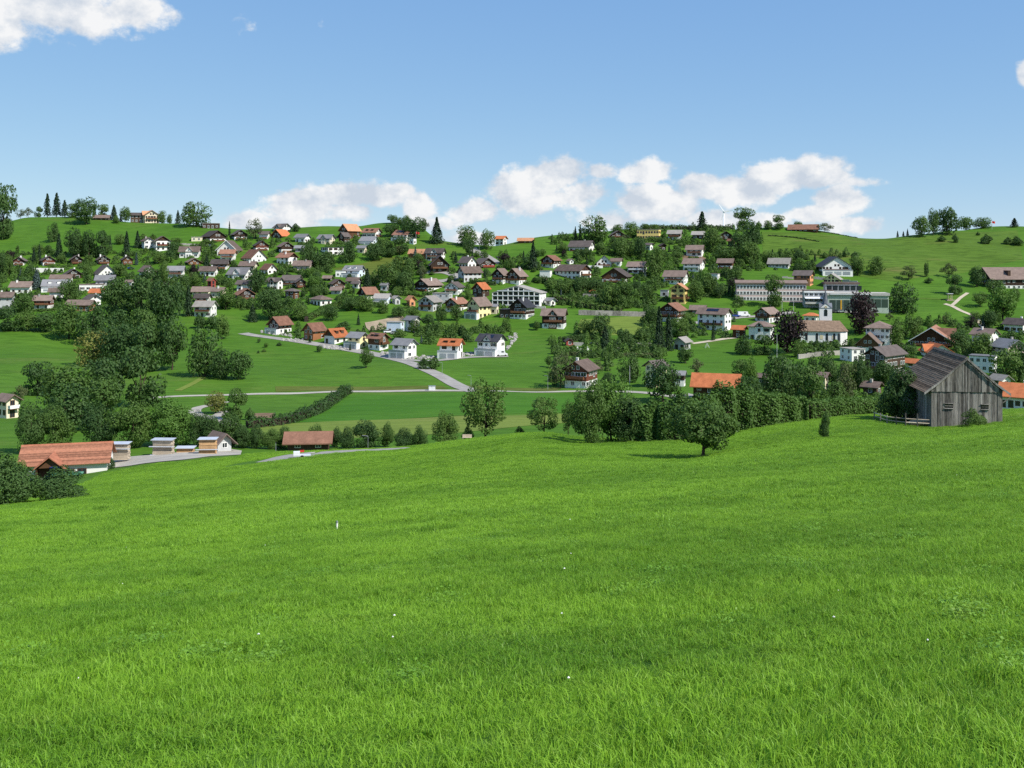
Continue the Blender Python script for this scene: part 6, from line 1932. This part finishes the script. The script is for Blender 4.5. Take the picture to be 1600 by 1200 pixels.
def cabinet():
    P = ground(675, 610, 205); T = thing('roadside_cabinet', 'white utility cabinet beside the lane junction', 'cabinet', P)
    mb = MB(); mb.box(-1.1, 1.1, -.5, .5, -.3, 1.5); build('housing', mb, 'metal_white', T)
    mb = MB(); mb.box(-1.2, 1.2, -.6, .6, 1.505, 1.6); build('lid', mb, 'metal_grey', T)
    for x in (-.55, .55):
        mb = MB(); mb.box(x - .5, x + .5, -.53, -.505, .1, 1.4); build('door', mb, 'metal_white', T)
    P = ground(1484, 469); T = thing('wooden_shelter', 'small wooden shelter on posts beside the footpath', 'shelter', P)
    for x in (-1, 1):
        for y in (-.8, .8):
            mb = MB(); mb.box(x - .09, x + .09, y - .09, y + .09, -.3, 3.4); build('post', mb, 'wood_pale', T)
    mb = MB(); mb.box(-1.5, 1.5, -1.2, 1.2, 3.41, 3.6); build('roof', mb, 'metal_white', T)
    mb = MB(); mb.box(-1, 1, -.7, .7, .5, .6); build('bench', mb, 'wood_new', T)
    mb = MB(); mb.box(-2.2, 2.6, -1.8, 1.8, -.3, .12); build('platform', mb, 'wood_pale', T)
    P = ground(1105, 544); T = thing('garden_swing', 'white frame swing on the meadow right of the grey hall', 'swing', P)
    for y in (-.9, .9):
        for x in (-.9, .9):
            mb = MB(); mb.tube((x, y, 0), (0, y, 2.1), .05, .05, 6); build('leg', mb, 'metal_white', T)
    mb = MB(); mb.tube((0, -.9, 2.1), (0, .9, 2.1), .05, .05, 6); build('crossbar', mb, 'metal_white', T)
    mb = MB(); mb.box(-.15, .15, -.3, .3, .6, .64); mb.tube((0, -.28, .62), (0, -.28, 2.1), .012, .012, 4); mb.tube((0, .28, .62), (0, .28, 2.1), .012, .012, 4); build('seat', mb, 'wood_new', T)
    P = ground(927, 463); T = thing('garden_pavilion', 'little red roofed pavilion on the grey terrace', 'pavilion', (P.x, P.y + 2, P.z))
    build('roof', roof_gable(4.5, 4, 2.5, 1.1, .4), 'roof_orange', T)
    for x in (-2, 2):
        for y in (-1.7, 1.7):
            mb = MB(); mb.box(x - .1, x + .1, y - .1, y + .1, -.5, 2.6); build('post', mb, 'wood_brown', T)
    P = at(757, 153); T = thing('field_bench', 'pale bench beside the tall pear tree', 'bench', (P.x - 2.6, P.y, hz(P.x - 2.6, P.y)))
    mb = MB(); mb.box(-.7, .7, -.25, .25, .42, .48); build('seat', mb, 'wood_pale', T)
    mb = MB(); mb.box(-.7, .7, .24, .3, .5, .85); build('backrest', mb, 'wood_pale', T)
    for x in (-.6, .6):
        mb = MB(); mb.box(x - .05, x + .05, -.2, .29, -.2, .415); build('leg', mb, 'wood_pale', T)
cabinet()

def turbine():
    P = at(1131, 1050); hubz = CZ + (HOR - 331) / F * 1050 - P.z
    T = thing('wind_turbine', 'white three bladed wind turbine behind the ridge', 'wind turbine', P)
    mb = MB(); mb.tube((0, 0, -1), (0, 0, hubz - .5), 1.5, .9, 12); build('tower', mb, 'metal_white', T, smooth=True)
    mb = MB(); mb.box(-.7, .7, -1.0, 2.2, hubz - .6, hubz + .7); build('nacelle', mb, 'metal_white', T)
    mb = MB(); mb.tube((0, -1.0, hubz), (0, -2.0, hubz), .7, .25, 10); Hb = build('hub', mb, 'metal_white', T)
    for a in (-35, 82, 200):
        t = math.radians(a); d = Vector((math.sin(t), 0, math.cos(t))); s = Vector((math.cos(t), 0, -math.sin(t)))
        mb = MB(); c = Vector((0, -1.5, hubz)); L = 9.0
        st = [(.3, .6), (1.6, 1.1), (5, .8), (L, .3)]
        vs = []
        for q, w in st:
            p = c + d * q; vs += [p - s * w * .4 + Vector((0, -.1, 0)), p + s * w * .6 + Vector((0, .05, 0)), p + s * w * .6 + Vector((0, .2, 0)), p - s * w * .4 + Vector((0, .15, 0))]
        fs = [(i * 4 + k, i * 4 + (k + 1) % 4, i * 4 + 4 + (k + 1) % 4, i * 4 + 4 + k) for i in range(3) for k in range(4)] + [(0, 3, 2, 1), (12, 13, 14, 15)]
        mb.add(vs, fs); build('blade', mb, 'metal_white', Hb)
turbine()

def rocks():
    """piled boulders of the rock gardens along the lane: a mass of small stones"""
    rs = random.Random(9); mb = MB()
    runs = [((408, 521), (455, 527), 40), ((440, 533), (476, 536), 30), ((505, 545), (545, 549), 50), ((596, 555), (614, 558), 30), ((625, 563), (690, 560), 90), ((722, 557), (744, 556), 40), ((792, 548), (808, 528), 40), ((795, 532), (808, 524), 30)]
    for a, b, n in runs:
        for i in range(n):
            t = rs.random(); g = ground(a[0] + (b[0] - a[0]) * t, a[1] + (b[1] - a[1]) * t - rs.uniform(0, 5))
            r = rs.uniform(.3, .9)
            vs = []
            ico = [(0, 0, 1), (.9, 0, .3), (.28, .85, .3), (-.72, .53, .3), (-.72, -.53, .3), (.28, -.85, .3), (.72, .5, -.4), (-.28, .85, -.4), (-.9, 0, -.4), (-.28, -.85, -.4), (.72, -.5, -.4), (0, 0, -.9)]
            for v in ico:
                vs.append((g.x + v[0] * r * rs.uniform(.8, 1.2), g.y + v[1] * r * rs.uniform(.8, 1.2), g.z + .2 * r + v[2] * r * rs.uniform(.6, .9)))
            fs = [(0, i, i % 5 + 1) for i in range(1, 6)] + [(i, i + 5, i % 5 + 1) for i in range(1, 6)] + [(i % 5 + 1, i + 5, i % 5 + 6) for i in range(1, 6)] + [(11, i % 5 + 6, i + 5) for i in range(1, 6)]
            mb.add(vs, fs)
    o = build('rock_garden_stones', mb, 'boulder'); tag(o, 'grey boulders piled along the gardens of the new houses', 'stones', kind='stuff')
    mb = MB()
    T = thing('gravestones', 'rows of small pale gravestones in the cemetery', 'gravestones', ground(960, 546))
    rs = random.Random(2)
    o0 = T.location.copy()
    T['kind'] = 'stuff'
    for i in range(46):
        g = ground(rs.uniform(900, 1012), rs.uniform(544, 548.5)) - o0
        mb.box(g.x - .3, g.x + .3, g.y - .08, g.y + .08, g.z - .2, g.z + rs.uniform(.7, 1.1))
    q = build('stone', mb, 'render_white', T); q['kind'] = 'stuff'
rocks()

# ---------------------------------------------------------------- names that tell each tree apart
def name_trees():
    marks = [h for h in HOUSES if h[1] is not None]
    used = set(); 
    order = sorted(TREES, key=lambda t: -t[4] * t[3] / max(t[7], 1) ** 2)
    ws = lambda s: len(s.split())
    for (T, px, py, w, h, word, fixed, dist) in order:
        if fixed:
            used.add(T['label']); continue
        near = sorted(marks, key=lambda m: abs(m[1] - px) + 1.4 * abs(m[2] - py))[:8]
        size = 'tall' if h > 14 else 'small' if h < 5 else 'mid sized'
        shape = 'slender' if w < h * .45 else 'broad' if w > h * 1.05 else ''
        done = None
        for m in near:
            dx = px - m[1]; dy = py - m[2]
            rels = []
            if abs(dx) > m[3] * .45 and abs(dx) >= abs(dy) * .7:
                rels = ['left of' if dx < 0 else 'right of']
            elif dy < 0:
                rels = ['just above']
            else:
                rels = ['just below']
            if abs(dx) > 60 or abs(dy) > 50:
                rels = ['some way ' + r.replace('just ', '') for r in rels]
            elif abs(dx) > 4 and abs(dy) > 6:
                side = 'left' if dx < 0 else 'right'
                rels.append(('up and ' if dy < 0 else 'down and ') + side + ' of')
            for r in rels:
                for ad in (shape, size, (size + ' ' + shape).strip()):
                    nm = m[0] if not m[0].startswith(('left of', 'right of')) else m[0].replace('left of the', 'left one of the').replace('right of the', 'right one of the')
                    lab = ' '.join((ad + ' ' + word + ' ' + r + ' the ' + nm).split())
                    if ws(lab) <= 16 and lab not in used:
                        done = lab; break
                if done: break
            if done: break
        if not done:
            done = '%s %s at photo column %d, row %d' % (size, word, px, py)
        used.add(done); T['label'] = done
name_trees()
